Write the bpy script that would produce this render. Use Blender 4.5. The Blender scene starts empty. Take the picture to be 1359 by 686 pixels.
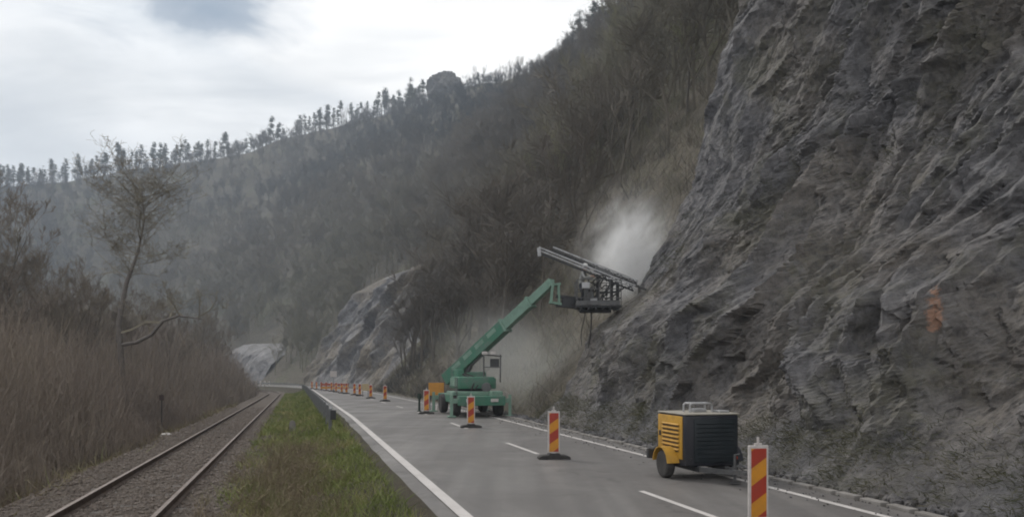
import bpy, bmesh, math, random
import numpy as np
from mathutils import Vector, Matrix, Euler

random.seed(7)
RNG = np.random.default_rng(11)
SC = bpy.context.scene
COL = SC.collection
rad = math.radians

# ------------------------------------------------------------------ camera constants
CAM_H = 2.2
F = 1066.0 / 1359.0            # focal length / picture width
def at(px, py, Y):             # authoring help: a photo pixel at a known distance -> metres
    return ((px - 679.5) / 1066.0 * Y, Y, CAM_H + (487 - py) / 1066.0 * Y)

# ------------------------------------------------------------------ valley alignment: straight, then a left bend
TH0, S0, R0, ARC = rad(15.1), 112.0, 250.0, rad(75)
def curve(s):
    s = np.asarray(s, float)
    a = np.clip((s - S0) / R0, 0, ARC)
    th = TH0 + a
    ss = np.minimum(s, S0); ex = np.maximum(s - S0 - R0 * ARC, 0)
    x = -ss * math.sin(TH0) + R0 * (np.cos(th) - math.cos(TH0)) - ex * np.sin(th)
    y = ss * math.cos(TH0) + R0 * (np.sin(th) - math.sin(TH0)) + ex * np.cos(th)
    return x, y, th
def W(s, t, z=0.0):
    x, y, th = curve(s)
    x = x + t * np.cos(th); y = y + t * np.sin(th)
    z = np.zeros_like(x) + z
    return np.stack([x, y, z], -1)
def st(X, Y):                  # near the straight part
    t = X * math.cos(TH0) + Y * math.sin(TH0)
    s = -X * math.sin(TH0) + Y * math.cos(TH0)
    return s, t
def zroad(s):
    s = np.asarray(s, float)
    return -0.0125 * np.clip(s - 36, 0, 170) - 0.0
def ztrack(s):
    s = np.asarray(s, float)
    return 0.19 - 0.0143 * np.clip(s, -30, 190)

# ------------------------------------------------------------------ numpy noise
_p = np.random.default_rng(3).permutation(256); _p = np.concatenate([_p, _p, _p])
_g = np.array([[1,1,0],[-1,1,0],[1,-1,0],[-1,-1,0],[1,0,1],[-1,0,1],[1,0,-1],[-1,0,-1],[0,1,1],[0,-1,1],[0,1,-1],[0,-1,-1]], float)
def perlin(x, y, z):
    xi = np.floor(x).astype(int); yi = np.floor(y).astype(int); zi = np.floor(z).astype(int)
    xf, yf, zf = x - xi, y - yi, z - zi
    xi &= 255; yi &= 255; zi &= 255
    u = xf*xf*xf*(xf*(xf*6-15)+10); v = yf*yf*yf*(yf*(yf*6-15)+10); w = zf*zf*zf*(zf*(zf*6-15)+10)
    def gr(a, b, c, fx, fy, fz):
        g = _g[_p[_p[_p[xi+a]+yi+b]+zi+c] % 12]
        return g[..., 0]*fx + g[..., 1]*fy + g[..., 2]*fz
    l = lambda a, b, t: a + t*(b-a)
    x00 = l(gr(0,0,0,xf,yf,zf), gr(1,0,0,xf-1,yf,zf), u)
    x10 = l(gr(0,1,0,xf,yf-1,zf), gr(1,1,0,xf-1,yf-1,zf), u)
    x01 = l(gr(0,0,1,xf,yf,zf-1), gr(1,0,1,xf-1,yf,zf-1), u)
    x11 = l(gr(0,1,1,xf,yf-1,zf-1), gr(1,1,1,xf-1,yf-1,zf-1), u)
    return l(l(x00, x10, v), l(x01, x11, v), w)
def fbm(x, y, z, o=4, g=0.5):
    r = 0; a = 1.0; f = 1.0
    for i in range(o):
        r = r + a*perlin(x*f+i*17.3, y*f+i*5.1, z*f+i*9.7); a *= g; f *= 2.03
    return r
def ridged(x, y, z, o=4, g=0.5):
    r = 0; a = 1.0; f = 1.0; pv = 1.0
    for i in range(o):
        n = 1 - np.abs(perlin(x*f+i*11.3, y*f+i*7.7, z*f+i*3.9))*1.9
        n = n*n; r = r + a*n*pv; pv = np.clip(n, 0, 1); a *= g; f *= 2.07
    return r
def facets(x, y, seed=0):      # broken rock: every cell is a randomly tilted plane
    xi = np.floor(x).astype(int); yi = np.floor(y).astype(int)
    best = np.full(x.shape, 1e9); val = np.zeros(x.shape)
    for dx in (-1, 0, 1):
        for dy in (-1, 0, 1):
            cx, cy = xi+dx, yi+dy
            h = _p[(_p[(cx+seed) & 255] + cy) & 255]
            h2 = _p[(h + 91) & 255]; h3 = _p[(h2 + 17) & 255]; h4 = _p[(h3+45) & 255]; h5 = _p[(h4+7) & 255]
            ox = cx + 0.1 + 0.8*h/255.; oy = cy + 0.1 + 0.8*h2/255.
            d = (x-ox)**2 + (y-oy)**2
            v = (h3/255.-0.5) + (h4/255.-0.5)*1.7*(x-ox) + (h5/255.-0.5)*1.7*(y-oy)
            m = d < best
            best = np.where(m, d, best); val = np.where(m, v, val)
    return val

# ------------------------------------------------------------------ object helpers
def link(o, parent=None):
    COL.objects.link(o)
    if parent is not None: o.parent = parent
    return o
def mesh_np(name, V, Fc, mat, parent=None, smooth=False, tint=None):
    me = bpy.data.meshes.new(name)
    V = np.asarray(V, float); 
    if isinstance(Fc, np.ndarray): me.from_pydata(V, [], Fc)
    else: me.from_pydata(V.tolist(), [], Fc)
    if smooth: me.polygons.foreach_set('use_smooth', np.ones(len(me.polygons), bool))
    if mat: me.materials.append(mat)
    if tint is not None:
        a = me.attributes.new('tint', 'FLOAT', 'POINT'); a.data.foreach_set('value', np.asarray(tint, np.float32))
    me.update()
    return link(bpy.data.objects.new(name, me), parent)
def tag(o, label=None, cat=None, group=None, kind=None):
    if label: o['label'] = label
    if cat: o['category'] = cat
    if group: o['group'] = group
    if kind: o['kind'] = kind
    return o
def thing(name, label, cat, loc=(0, 0, 0), rz=0.0, group=None):
    o = bpy.data.objects.new(name, None); o.empty_display_size = 0.3
    o.location = loc; o.rotation_euler = (0, 0, rz)
    link(o); return tag(o, label, cat, group)
def copy_tree(o, parent=None):
    c = o.copy(); COL.objects.link(c)
    if parent is not None: c.parent = parent
    for ch in list(o.children): copy_tree(ch, c)
    return c

class MB:
    """collects shapes for ONE mesh object"""
    def __init__(self): self.bm = bmesh.new()
    def box(self, c, d, rot=None, bevel=0.0):
        m = Matrix.Translation(Vector(c)) @ (rot.to_4x4() if rot is not None else Matrix.Identity(4)) @ Matrix.Diagonal((d[0], d[1], d[2], 1))
        r = bmesh.ops.create_cube(self.bm, size=1.0, matrix=m)
        if bevel:
            es = list({e for v in r['verts'] for e in v.link_edges})
            bmesh.ops.bevel(self.bm, geom=es, offset=bevel, segments=2, profile=0.5, affect='EDGES')
        return self
    def bar(self, a, b, w, h=None, bevel=0.0):      # rectangular bar from a to b
        a, b = Vector(a), Vector(b); v = b - a
        q = v.to_track_quat('Y', 'Z').to_matrix()
        return self.box((a+b)/2, (w, v.length, h or w), q, bevel)
    def tube(self, pts, r, n=8, cap=True):
        pts = [Vector(p) for p in pts]; rr = r if isinstance(r, (list, tuple)) else [r]*len(pts)
        rings = []
        for i, p in enumerate(pts):
            d = (pts[min(i+1, len(pts)-1)] - pts[max(i-1, 0)]).normalized()
            u = d.orthogonal().normalized() if i == 0 else (u0 - d*u0.dot(d)).normalized()
            u0 = u; w = d.cross(u)
            rings.append([self.bm.verts.new(p + (u*math.cos(k*2*math.pi/n) + w*math.sin(k*2*math.pi/n))*rr[i]) for k in range(n)])
        for a, b in zip(rings, rings[1:]):
            for k in range(n): self.bm.faces.new((a[k], a[(k+1) % n], b[(k+1) % n], b[k]))
        if cap and n > 2:
            self.bm.faces.new(rings[0][::-1]); self.bm.faces.new(rings[-1])
        return self
    def lathe(self, prof, c, axis='Z', n=24):       # prof: list of (r, h)
        rot = {'Z': Matrix.Identity(3), 'X': Matrix.Rotation(rad(90), 3, 'Y'), 'Y': Matrix.Rotation(rad(-90), 3, 'X')}[axis]
        rings = []
        for r, h in prof:
            rings.append([self.bm.verts.new(Vector(c) + rot @ Vector((r*math.cos(k*2*math.pi/n), r*math.sin(k*2*math.pi/n), h))) for k in range(n)])
        for a, b in zip(rings, rings[1:]):
            for k in range(n): self.bm.faces.new((a[k], a[(k+1) % n], b[(k+1) % n], b[k]))
        self.bm.faces.new(rings[0][::-1]); self.bm.faces.new(rings[-1])
        return self
    def prism(self, poly, x0, x1, axis='X'):        # polygon extruded along an axis
        def P(a, b, h): return {'X': (h, a, b), 'Y': (a, h, b), 'Z': (a, b, h)}[axis]
        A = [self.bm.verts.new(P(a, b, x0)) for a, b in poly]; B = [self.bm.verts.new(P(a, b, x1)) for a, b in poly]
        self.bm.faces.new(A[::-1]); self.bm.faces.new(B)
        for k in range(len(A)): self.bm.faces.new((A[k], A[(k+1) % len(A)], B[(k+1) % len(A)], B[k]))
        return self
    def build(self, name, mat, parent=None, smooth=False):
        bmesh.ops.recalc_face_normals(self.bm, faces=self.bm.faces)
        me = bpy.data.meshes.new(name); self.bm.to_mesh(me); self.bm.free()
        me.materials.append(mat)
        if smooth:
            me.polygons.foreach_set('use_smooth', np.ones(len(me.polygons), bool))
            me.set_sharp_from_angle(angle=rad(40))
        return link(bpy.data.objects.new(name, me), parent)

# ------------------------------------------------------------------ materials
class NT:
    def __init__(self, name):
        self.m = bpy.data.materials.new(name); self.m.use_nodes = True
        self.t = self.m.node_tree; self.t.nodes.clear()
        self.out = self.n('ShaderNodeOutputMaterial')
    def n(self, typ, **kw):
        nd = self.t.nodes.new(typ)
        for k, v in kw.items():
            if k in nd.inputs: nd.inputs[k].default_value = v
            else: setattr(nd, k, v)
        return nd
    def l(self, a, b): self.t.links.new(a, b)
    def noise(self, vec, scale, detail=5, rough=0.55, dist=0.0):
        n = self.n('ShaderNodeTexNoise'); n.inputs['Scale'].default_value = scale; n.inputs['Detail'].default_value = detail
        n.inputs['Roughness'].default_value = rough; n.inputs['Distortion'].default_value = dist
        if vec is not None: self.l(vec, n.inputs['Vector'])
        return n.outputs['Fac']
    def ramp(self, fac, stops):
        r = self.n('ShaderNodeValToRGB'); e = r.color_ramp.elements
        while len(e) < len(stops): e.new(0.5)
        for el, (p, c) in zip(e, stops):
            el.position = p; el.color = (c, c, c, 1) if isinstance(c, (int, float)) else (*c, 1)
        self.l(fac, r.inputs['Fac']); return r.outputs['Color']
    def mix(self, fac, a, b, blend='MIX'):
        m = self.n('ShaderNodeMix'); m.data_type = 'RGBA'; m.blend_type = blend
        for sock, v in ((m.inputs[0], fac), (m.inputs[6], a), (m.inputs[7], b)):
            if isinstance(v, (int, float)): sock.default_value = v
            elif isinstance(v, tuple): sock.default_value = (*v, 1) if len(v) == 3 else v
            else: self.l(v, sock)
        return m.outputs[2]
    def math(self, op, a, b=0.0, c=None):
        m = self.n('ShaderNodeMath', operation=op)
        for i, v in enumerate((a, b) if c is None else (a, b, c)):
            if isinstance(v, (int, float)): m.inputs[i].default_value = v
            else: self.l(v, m.inputs[i])
        return m.outputs[0]
    def bump(self, h, strength=0.5, dist=0.02, prev=None):
        b = self.n('ShaderNodeBump'); b.inputs['Strength'].default_value = strength; b.inputs['Distance'].default_value = dist
        self.l(h, b.inputs['Height'])
        if prev is not None: self.l(prev, b.inputs['Normal'])
        return b.outputs['Normal']
    def finish(self, col, rough=0.8, normal=None, metallic=0.0, spec=0.3):
        b = self.n('ShaderNodeBsdfPrincipled')
        if isinstance(col, tuple): b.inputs['Base Color'].default_value = (*col, 1)
        else: self.l(col, b.inputs['Base Color'])
        if isinstance(rough, (int, float)): b.inputs['Roughness'].default_value = rough
        else: self.l(rough, b.inputs['Roughness'])
        b.inputs['Metallic'].default_value = metallic; b.inputs['Specular IOR Level'].default_value = spec
        if normal is not None: self.l(normal, b.inputs['Normal'])
        self.l(b.outputs['BSDF'], self.out.inputs['Surface'])
        return self.m
    def obj(self): return self.n('ShaderNodeTexCoord').outputs['Object']

def worn(name, col, col2=None, rough=0.55, scale=4.0, amount=0.5, metallic=0.0, spec=0.35, bump=0.15):
    """paint or metal with dirt of its own"""
    t = NT(name); v = t.obj()
    col2 = col2 or tuple(c*0.55+0.02 for c in col)
    n1 = t.noise(v, scale, 6, 0.65, 0.3); n2 = t.noise(v, scale*9, 4)
    f = t.ramp(n1, [(0.42, 0.0), (0.72, amount)])
    c = t.mix(f, col, col2)
    c = t.mix(t.ramp(n2, [(0.35, 0.0), (0.8, 0.25)]), c, col2)
    r = t.ramp(n1, [(0.3, max(rough-0.12, 0.1)), (0.7, min(rough+0.2, 1))])
    return t.finish(c, r, t.bump(n2, bump, 0.004), metallic, spec)

def rock_mat(name, tan=0.5, green=0.5, dark=1.0, patch=None, sc=1.0):
    t = NT(name); v = t.obj()
    big = t.noise(v, 0.16*sc, 6, 0.6, 0.6); mid = t.noise(v, 0.7*sc, 7, 0.65, 0.8); fine = t.noise(v, 5.0*sc, 7, 0.7)
    mp = t.n('ShaderNodeMapping'); t.l(v, mp.inputs['Vector']); mp.inputs['Rotation'].default_value = (rad(14), rad(8), rad(15)); mp.inputs['Scale'].default_value = (1, 1, 0.25)
    streak = t.noise(mp.outputs['Vector'], 2.2*sc, 6, 0.7, 1.0)
    base = t.ramp(mid, [(0.30, (0.060*dark, 0.058*dark, 0.064*dark)), (0.46, (0.135*dark, 0.130*dark, 0.138*dark)), (0.60, (0.25*dark, 0.24*dark, 0.243*dark)), (0.74, (0.42*dark, 0.395*dark, 0.385*dark))])
    base = t.mix(t.ramp(streak, [(0.35, 0.0), (0.7, 0.75)]), base, (0.19*dark, 0.182*dark, 0.182*dark))
    base = t.mix(t.ramp(big, [(0.46, 0.0), (0.60, tan)]), base, (0.185, 0.155, 0.118))
    ng = t.noise(v, 0.33*sc, 6, 0.7, 0.5)
    base = t.mix(t.ramp(ng, [(0.50, 0.0), (0.64, green)]), base, (0.098, 0.092, 0.06))
    base = t.mix(t.ramp(fine, [(0.34, 0.75), (0.56, 0.0)]), base, (0.042, 0.040, 0.042))
    base = t.mix(t.ramp(t.noise(v, 2.4*sc, 8, 0.75, 1.2), [(0.56, 0.0), (0.68, 0.6)]), base, (0.27*dark, 0.26*dark, 0.262*dark))
    if patch:
        for (pc, pr) in patch:
            dm = t.n('ShaderNodeVectorMath', operation='SUBTRACT'); t.l(v, dm.inputs[0]); dm.inputs[1].default_value = pc
            dm2 = t.n('ShaderNodeVectorMath', operation='MULTIPLY'); t.l(dm.outputs[0], dm2.inputs[0]); dm2.inputs[1].default_value = (1.25, 1.0, .62)
            d = t.n('ShaderNodeVectorMath', operation='LENGTH'); t.l(dm2.outputs[0], d.inputs[0])
            e = t.math('ADD', t.math('DIVIDE', d.outputs['Value'], pr), t.math('MULTIPLY', t.math('SUBTRACT', mid, 0.5), 3.0))
            e = t.math('ADD', e, t.math('MULTIPLY', t.math('SUBTRACT', fine, 0.5), 4.0))
            base = t.mix(t.ramp(e, [(0.55, 0.75), (0.98, 0.0)]), base, (0.36, 0.20, 0.13))
    nrm = t.bump(mid, 0.5, 0.25/sc)
    nrm = t.bump(streak, 0.5, 0.12/sc, nrm)
    nrm = t.bump(fine, 0.9, 0.06/sc, nrm); fine2 = t.noise(v, 16.0*sc, 6, 0.7, 0.4); nrm = t.bump(fine2, 0.6, 0.02/sc, nrm)
    return t.finish(base, t.ramp(fine, [(0.3, 0.6), (0.7, 0.9)]), nrm, 0, 0.3)

def ground_mat(name, cols, scale=1.0, bump=0.6, dist=0.05, fine=18):
    t = NT(name); v = t.obj()
    a = t.noise(v, 0.5*scale, 6, 0.65, 0.4); b = t.noise(v, fine*scale, 5, 0.7)
    k = len(cols)
    c = t.ramp(a, [(0.3+0.4*i/(k-1), cc) for i, cc in enumerate(cols)])
    c = t.mix(t.ramp(b, [(0.3, 0.7), (0.62, 0.0)]), c, tuple(x*0.4 for x in cols[0]))
    return t.finish(c, 0.95, t.bump(b, bump, dist), 0, 0.15)

def tint_mat(name, c0, c1, rough=0.9, noise_scale=None, c2=None):
    t = NT(name)
    a = t.n('ShaderNodeAttribute', attribute_name='tint')
    stops = [(0.0, c0), (1.0, c1)] if c2 is None else [(0.0, c0), (0.5, c1), (1.0, c2)]
    c = t.ramp(a.outputs['Fac'], stops)
    return t.finish(c, rough, None, 0, 0.15)

M = {}
def build_materials():
    M['cliff'] = rock_mat('cliff_rock', 0.42, 0.60, 0.74, patch=[(tuple(CLIFF_PATCH), 0.21)])
    M['far_cliff'] = rock_mat('far_cliff_rock', 0.9, 0.3, 0.85, sc=0.5)
    M['outcrop'] = rock_mat('pale_netted_rock', 0.1, 0.2, 0.92, sc=0.8)
    M['hill'] = ground_mat('hill_litter', [(0.085, 0.078, 0.066), (0.135, 0.118, 0.092), (0.115, 0.12, 0.075)], 0.12, 0.8, 0.3, 14)
    M['soil'] = ground_mat('valley_soil', [(0.045, 0.04, 0.03), (0.08, 0.068, 0.05), (0.075, 0.078, 0.042)], 1.2, 0.7, 0.04)
    M['ballast'] = ground_mat('ballast_bed', [(0.105, 0.085, 0.072), (0.165, 0.138, 0.118), (0.12, 0.10, 0.08)], 2.0, 1.0, 0.06, 14)
    M['stone'] = ground_mat('ballast_stone', [(0.125, 0.10, 0.086), (0.23, 0.195, 0.17), (0.15, 0.123, 0.10)], 6.0, 0.4, 0.01, 10)
    # asphalt: aggregate, broad worn lanes, patches
    t = NT('asphalt'); v = t.obj()
    mp = t.n('ShaderNodeMapping'); t.l(v, mp.inputs['Vector']); mp.inputs['Rotation'].default_value = (0, 0, -TH0); mp.inputs['Scale'].default_value = (1.0, 0.06, 1)
    lane = t.noise(mp.outputs['Vector'], 0.9, 4, 0.6); blot = t.noise(v, 0.35, 6, 0.6, 0.5); g = t.noise(v, 90, 3, 0.7)
    c = t.ramp(lane, [(0.3, (0.128, 0.118, 0.111)), (0.52, (0.175, 0.163, 0.155)), (0.72, (0.235, 0.219, 0.208))])
    c = t.mix(t.ramp(blot, [(0.40, 0.0), (0.62, 0.75)]), c, (0.118, 0.109, 0.104))
    mp2 = t.n('ShaderNodeMapping'); t.l(v, mp2.inputs['Vector']); mp2.inputs['Rotation'].default_value = (0, 0, -TH0); mp2.inputs['Scale'].default_value = (1.0, 0.015, 1)
    trk = t.noise(mp2.outputs['Vector'], 2.6, 3, 0.5)
    c = t.mix(t.ramp(trk, [(0.45, 0.0), (0.62, 0.45)]), c, (0.105, 0.098, 0.095))
    vor = t.n('ShaderNodeTexVoronoi', feature='DISTANCE_TO_EDGE'); vor.inputs['Scale'].default_value = 0.28; wv = t.n('ShaderNodeVectorMath', operation='ADD'); t.l(v, wv.inputs[0])
    nz = t.n('ShaderNodeTexNoise'); nz.inputs['Scale'].default_value = 1.1; nz.inputs['Detail'].default_value = 6; t.l(v, nz.inputs['Vector']); t.l(nz.outputs['Color'], wv.inputs[1]); t.l(wv.outputs[0], vor.inputs['Vector'])
    crk = t.math('MULTIPLY', t.ramp(vor.outputs['Distance'], [(0.0, 1.0), (0.010, 0.0)]), t.ramp(blot, [(0.47, 0.0), (0.6, 0.8)]))
    c = t.mix(crk, c, (0.05, 0.047, 0.045))
    dst = t.noise(v, 0.8, 7, 0.75, 0.8)
    c = t.mix(t.ramp(dst, [(0.56, 0.0), (0.78, 0.6)]), c, (0.27, 0.25, 0.23))
    c = t.mix(t.ramp(g, [(0.35, 0.4), (0.6, 0.0)]), c, (0.08, 0.075, 0.072))
    M['asphalt'] = t.finish(c, t.ramp(blot, [(0.3, 0.42), (0.7, 0.72)]), t.bump(g, 0.3, 0.005), 0, 0.4)
    t = NT('road_paint'); v = t.obj(); n = t.noise(v, 1.2, 6, 0.7); g = t.noise(v, 30, 4, 0.7)
    c = t.mix(t.ramp(n, [(0.4, 0.0), (0.75, 0.5)]), (0.55, 0.52, 0.50), (0.30, 0.28, 0.265))
    c = t.mix(t.ramp(g, [(0.3, 0.6), (0.45, 0.0)]), c, (0.2, 0.19, 0.185))
    M['paint'] = t.finish(c, 0.7, t.bump(g, 0.2, 0.003), 0, 0.3)
    M['conc'] = worn('kerb_concrete', (0.26, 0.245, 0.23), (0.12, 0.11, 0.10), 0.9, 1.5, 0.8, 0, 0.2, 0.4)
    M['rail_side'] = worn('rusty_rail', (0.10, 0.068, 0.052), (0.055, 0.042, 0.038), 0.8, 6, 0.7)
    M['rail_top'] = worn('worn_rail_head', (0.17, 0.135, 0.118), (0.11, 0.085, 0.075), 0.55, 3, 0.6, 0.35, 0.5, 0.05)
    M['sleeper'] = worn('old_sleeper', (0.11, 0.096, 0.086), (0.05, 0.044, 0.04), 0.9, 5, 0.8)
    M['galv'] = worn('weathered_galvanised_steel', (0.20, 0.205, 0.21), (0.085, 0.085, 0.085), 0.55, 2, 0.8, 0.3)
    M['white'] = worn('white_plastic', (0.56, 0.52, 0.50), (0.33, 0.29, 0.27), 0.5, 7, 0.55)
    M['rubber'] = worn('dusty_rubber', (0.028, 0.026, 0.026), (0.085, 0.08, 0.075), 0.85, 6, 0.7)
    M['dark'] = worn('dark_enamel', (0.016, 0.018, 0.026), (0.045, 0.043, 0.045), 0.4, 3, 0.55)
    M['darkpanel'] = worn('dark_blue_grey_panel', (0.012, 0.018, 0.022), (0.03, 0.033, 0.037), 0.5, 3, 0.55)
    M['yellow'] = worn('dull_yellow_enamel', (0.50, 0.275, 0.035), (0.24, 0.14, 0.04), 0.5, 4, 0.6)
    M['orange'] = worn('orange_board', (0.58, 0.27, 0.05), (0.36, 0.17, 0.05), 0.6, 5, 0.5)
    M['beige'] = worn('faded_board', (0.5, 0.40, 0.24), (0.3, 0.23, 0.14), 0.7, 5, 0.5)
    M['redorange'] = worn('red_board', (0.38, 0.07, 0.03), (0.25, 0.08, 0.05), 0.6, 5, 0.5)
    M['green'] = worn('dusty_green_enamel', (0.045, 0.175, 0.110), (0.125, 0.165, 0.14), 0.6, 2.6, 1.0)
    M['palegreen'] = worn('pale_green_enamel', (0.19, 0.30, 0.235), (0.12, 0.19, 0.155), 0.5, 3, 0.7)
    M['darkgreen'] = worn('dark_green_post', (0.015, 0.032, 0.022), (0.03, 0.033, 0.03), 0.7, 3, 0.6)
    M['steel'] = worn('dusty_steel', (0.13, 0.13, 0.132), (0.06, 0.058, 0.056), 0.5, 4, 0.7, 0.4)
    M['palesteel'] = worn('bare_aluminium', (0.42, 0.42, 0.43), (0.22, 0.215, 0.21), 0.45, 4, 0.6, 0.5)
    M['blacksteel'] = worn('grimy_steel', (0.032, 0.033, 0.036), (0.07, 0.068, 0.066), 0.6, 4, 0.6)
    M['glassy'] = worn('lamp_lens', (0.35, 0.05, 0.03), (0.2, 0.04, 0.03), 0.25, 4, 0.3)
    M['bark'] = worn('bark', (0.11, 0.096, 0.086), (0.07, 0.061, 0.055), 0.95, 5, 0.8, 0, 0.1, 0.6)
    M['haze_faded_bark'] = worn('haze_faded_bark', (0.17, 0.152, 0.14), (0.11, 0.098, 0.09), 0.95, 5, 0.8, 0, 0.1, 0.6)  # bark colour lightened to paint in haze over the old tree
    M['pine_bark'] = worn('pine_bark', (0.075, 0.058, 0.048), (0.04, 0.034, 0.03), 0.95, 5, 0.8, 0, 0.1, 0.6)
    M['twig'] = tint_mat('twigs', (0.15, 0.122, 0.11), (0.22, 0.195, 0.15), 0.95, c2=(0.23, 0.24, 0.13))
    M['wood'] = tint_mat('hillside_twigs', (0.046, 0.049, 0.055), (0.145, 0.126, 0.106), 0.95, c2=(0.20, 0.195, 0.125))
    M['thicket'] = tint_mat('thicket_twigs', (0.155, 0.128, 0.113), (0.255, 0.212, 0.178), 0.95, c2=(0.35, 0.30, 0.23))
    M['needle'] = tint_mat('pine_needles', (0.022, 0.032, 0.022), (0.04, 0.052, 0.032), 0.8)
    M['grass'] = tint_mat('verge_grass', (0.12, 0.155, 0.042), (0.205, 0.235, 0.075), 0.8, c2=(0.34, 0.29, 0.15))
    M['weed'] = tint_mat('dry_weeds', (0.14, 0.11, 0.08), (0.25, 0.205, 0.135), 0.95, c2=(0.19, 0.225, 0.08))
    M['leaf'] = tint_mat('cliff_plants', (0.05, 0.056, 0.03), (0.09, 0.088, 0.052), 0.85, c2=(0.16, 0.138, 0.095))
    M['skin'] = worn('skin', (0.42, 0.26, 0.19), (0.34, 0.2, 0.15), 0.55, 8, 0.3)
    M['cloth_dark'] = worn('dark_work_trousers', (0.035, 0.04, 0.05), (0.06, 0.058, 0.055), 0.9, 8, 0.5)
    M['cloth_grey'] = worn('pale_work_jacket', (0.30, 0.30, 0.29), (0.2, 0.19, 0.18), 0.9, 8, 0.5)
    M['helmet'] = worn('white_helmet', (0.68, 0.67, 0.65), (0.45, 0.43, 0.4), 0.4, 8, 0.3)
    # striped reflective board: red and amber bars rising to the right, as printed on the plate
    t = NT('striped_board'); v = t.obj(); sp = t.n('ShaderNodeSeparateXYZ'); t.l(v, sp.inputs[0])
    q = t.math('ADD', sp.outputs['Z'], t.math('MULTIPLY', sp.outputs['X'], -0.68))
    fr = t.math('FRACT', t.math('DIVIDE', t.math('ADD', q, 0.285), 0.475))
    st_ = t.ramp(fr, [(0.0, 0.0), (0.49, 0.0), (0.51, 1.0), (0.985, 1.0)])
    n = t.noise(v, 9, 5, 0.65)
    red = t.mix(t.ramp(n, [(0.4, 0.0), (0.8, 0.6)]), (0.37, 0.040, 0.022), (0.22, 0.05, 0.035))
    yel = t.mix(t.ramp(n, [(0.4, 0.0), (0.8, 0.6)]), (0.60, 0.255, 0.022), (0.38, 0.18, 0.04))
    M['stripes'] = t.finish(t.mix(st_, yel, red), 0.45, None, 0, 0.4)

# ------------------------------------------------------------------ terrain
RS = [-80, 0, 50, 134, 160, 205, 236, 270, 300, 331, 356, 374, 399, 425, 455, 534, 1100]
RT = [75, 75, 80, 98, 92, 116, 132, 160, 180, 220, 210, 177, 167, 163, 158, 150, 150]
def slope_s(s): return np.interp(s, [0, 150, 220, 280, 330, 600], [1.25, 1.2, 1.0, 0.85, 0.75, 0.72])
def ridge_t(s): return np.interp(s, RS, RT)
def hill_z(s, t):
    s = np.asarray(s, float); t = np.asarray(t, float)
    sl = slope_s(s); Dr = ridge_t(s)
    zr = sl*(Dr-10) - 1
    k = 6.0
    up = sl*(t-10) - 1; dn = zr - 0.35*(t-Dr)
    z = -k*np.log(np.exp(-np.clip((up-zr)/k, -40, 40)) + np.exp(-np.clip((dn-zr)/k, -40, 40))) + zr
    amp = np.clip((t-12)/40, 0, 1)
    z = z + amp*(5.0*fbm(s*0.016, t*0.016, s*0+2.2, 4) + 1.6*fbm(s*0.07, t*0.07, s*0+8.2, 3))
    # a blunt rock knob that stands out of the skyline
    z = z + 4*np.exp(-(((s-288.5)/9)**4 + ((t-173)/11)**4))
    return z
def ground_z(s, t):
    s = np.asarray(s, float); t = np.asarray(t, float)
    zr, zt = zroad(s), ztrack(s)
    bed = zt - 0.16                                     # top of ballast
    pts_t = [-400, -40, -9, -5.9, -4.7, -0.9, -0.1, 0.7, 1.3, 1.75, 9.0, 9.6]
    vals = [zt-3, zt-1.6, zt-0.75, zt-0.6, bed, bed, bed*0.6+zr*0.4-0.28, bed*0.3+zr*0.7-0.22, zr-0.10, zr-0.03, zr-0.03, zr+0.0]
    out = np.zeros(np.broadcast(s, t).shape)
    for i in range(len(pts_t)-1):
        m = (t >= pts_t[i]) & (t <= pts_t[i+1])
        f = (t-pts_t[i])/(pts_t[i+1]-pts_t[i])
        out = np.where(m, vals[i]*(1-f)+vals[i+1]*f, out)
    rough = np.where((t < 1.5), 0.09*fbm(s*0.8, t*0.8, s*0, 3), 0)
    rough = np.where((t > -5) & (t < -0.8), 0.03*fbm(s*1.5, t*1.5, s*0, 3), rough)
    rough = np.where(t < -7, 0.35*fbm(s*0.15, t*0.15, s*0, 3), rough)
    hz = hill_z(s, t)
    f = np.clip((t-9.6)/2.5, 0, 1)
    return np.where(t <= 9.6, out + rough, (zr)*(1-f) + (hz + zr*np.clip(1-(t-10)/40, 0, 1))*f)

def grid_faces(n, m):
    i = np.arange(n-1)[:, None]*m + np.arange(m-1)[None, :]
    return np.stack([i, i+m, i+m+1, i+1], -1).reshape(-1, 4)

def build_terrain():
    # corridor ground in three strips that share their edges, then the hill
    sN = np.concatenate([np.arange(-12, 45, 0.35), np.arange(45, 130, 0.9), np.arange(130, 420, 3.0)])
    def strip(name, ts, ss, mat, kind='structure'):
        S, T = np.meshgrid(ss, ts, indexing='ij')
        V = W(S, T, 0); V[..., 2] = ground_z(S, T)
        o = mesh_np(name, V.reshape(-1, 3), grid_faces(len(ss), len(ts))[:, ::-1], mat, smooth=True)
        return tag(o, kind=kind)
    strip('valley_floor', np.concatenate([np.linspace(-190, -40, 16), np.linspace(-36, -10, 14), np.linspace(-9, -5.8, 9)]), sN, M['soil'])
    strip('ballast', np.linspace(-5.8, -0.6, 27), sN, M['ballast'])
    strip('verge', np.concatenate([np.linspace(-0.6, 1.75, 16), [9.0, 9.3, 9.6]]), sN, M['soil'])
    sH = np.concatenate([np.arange(-60, 30, 6.0), np.arange(30, 200, 2.0), np.arange(200, 620, 3.0), np.arange(620, 900, 15)])
    tH = np.concatenate([np.arange(9.6, 30, 1.2), np.arange(30, 260, 3.0), np.arange(260, 420, 16)])
    strip('hillside', tH, sH, M['hill'])

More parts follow.
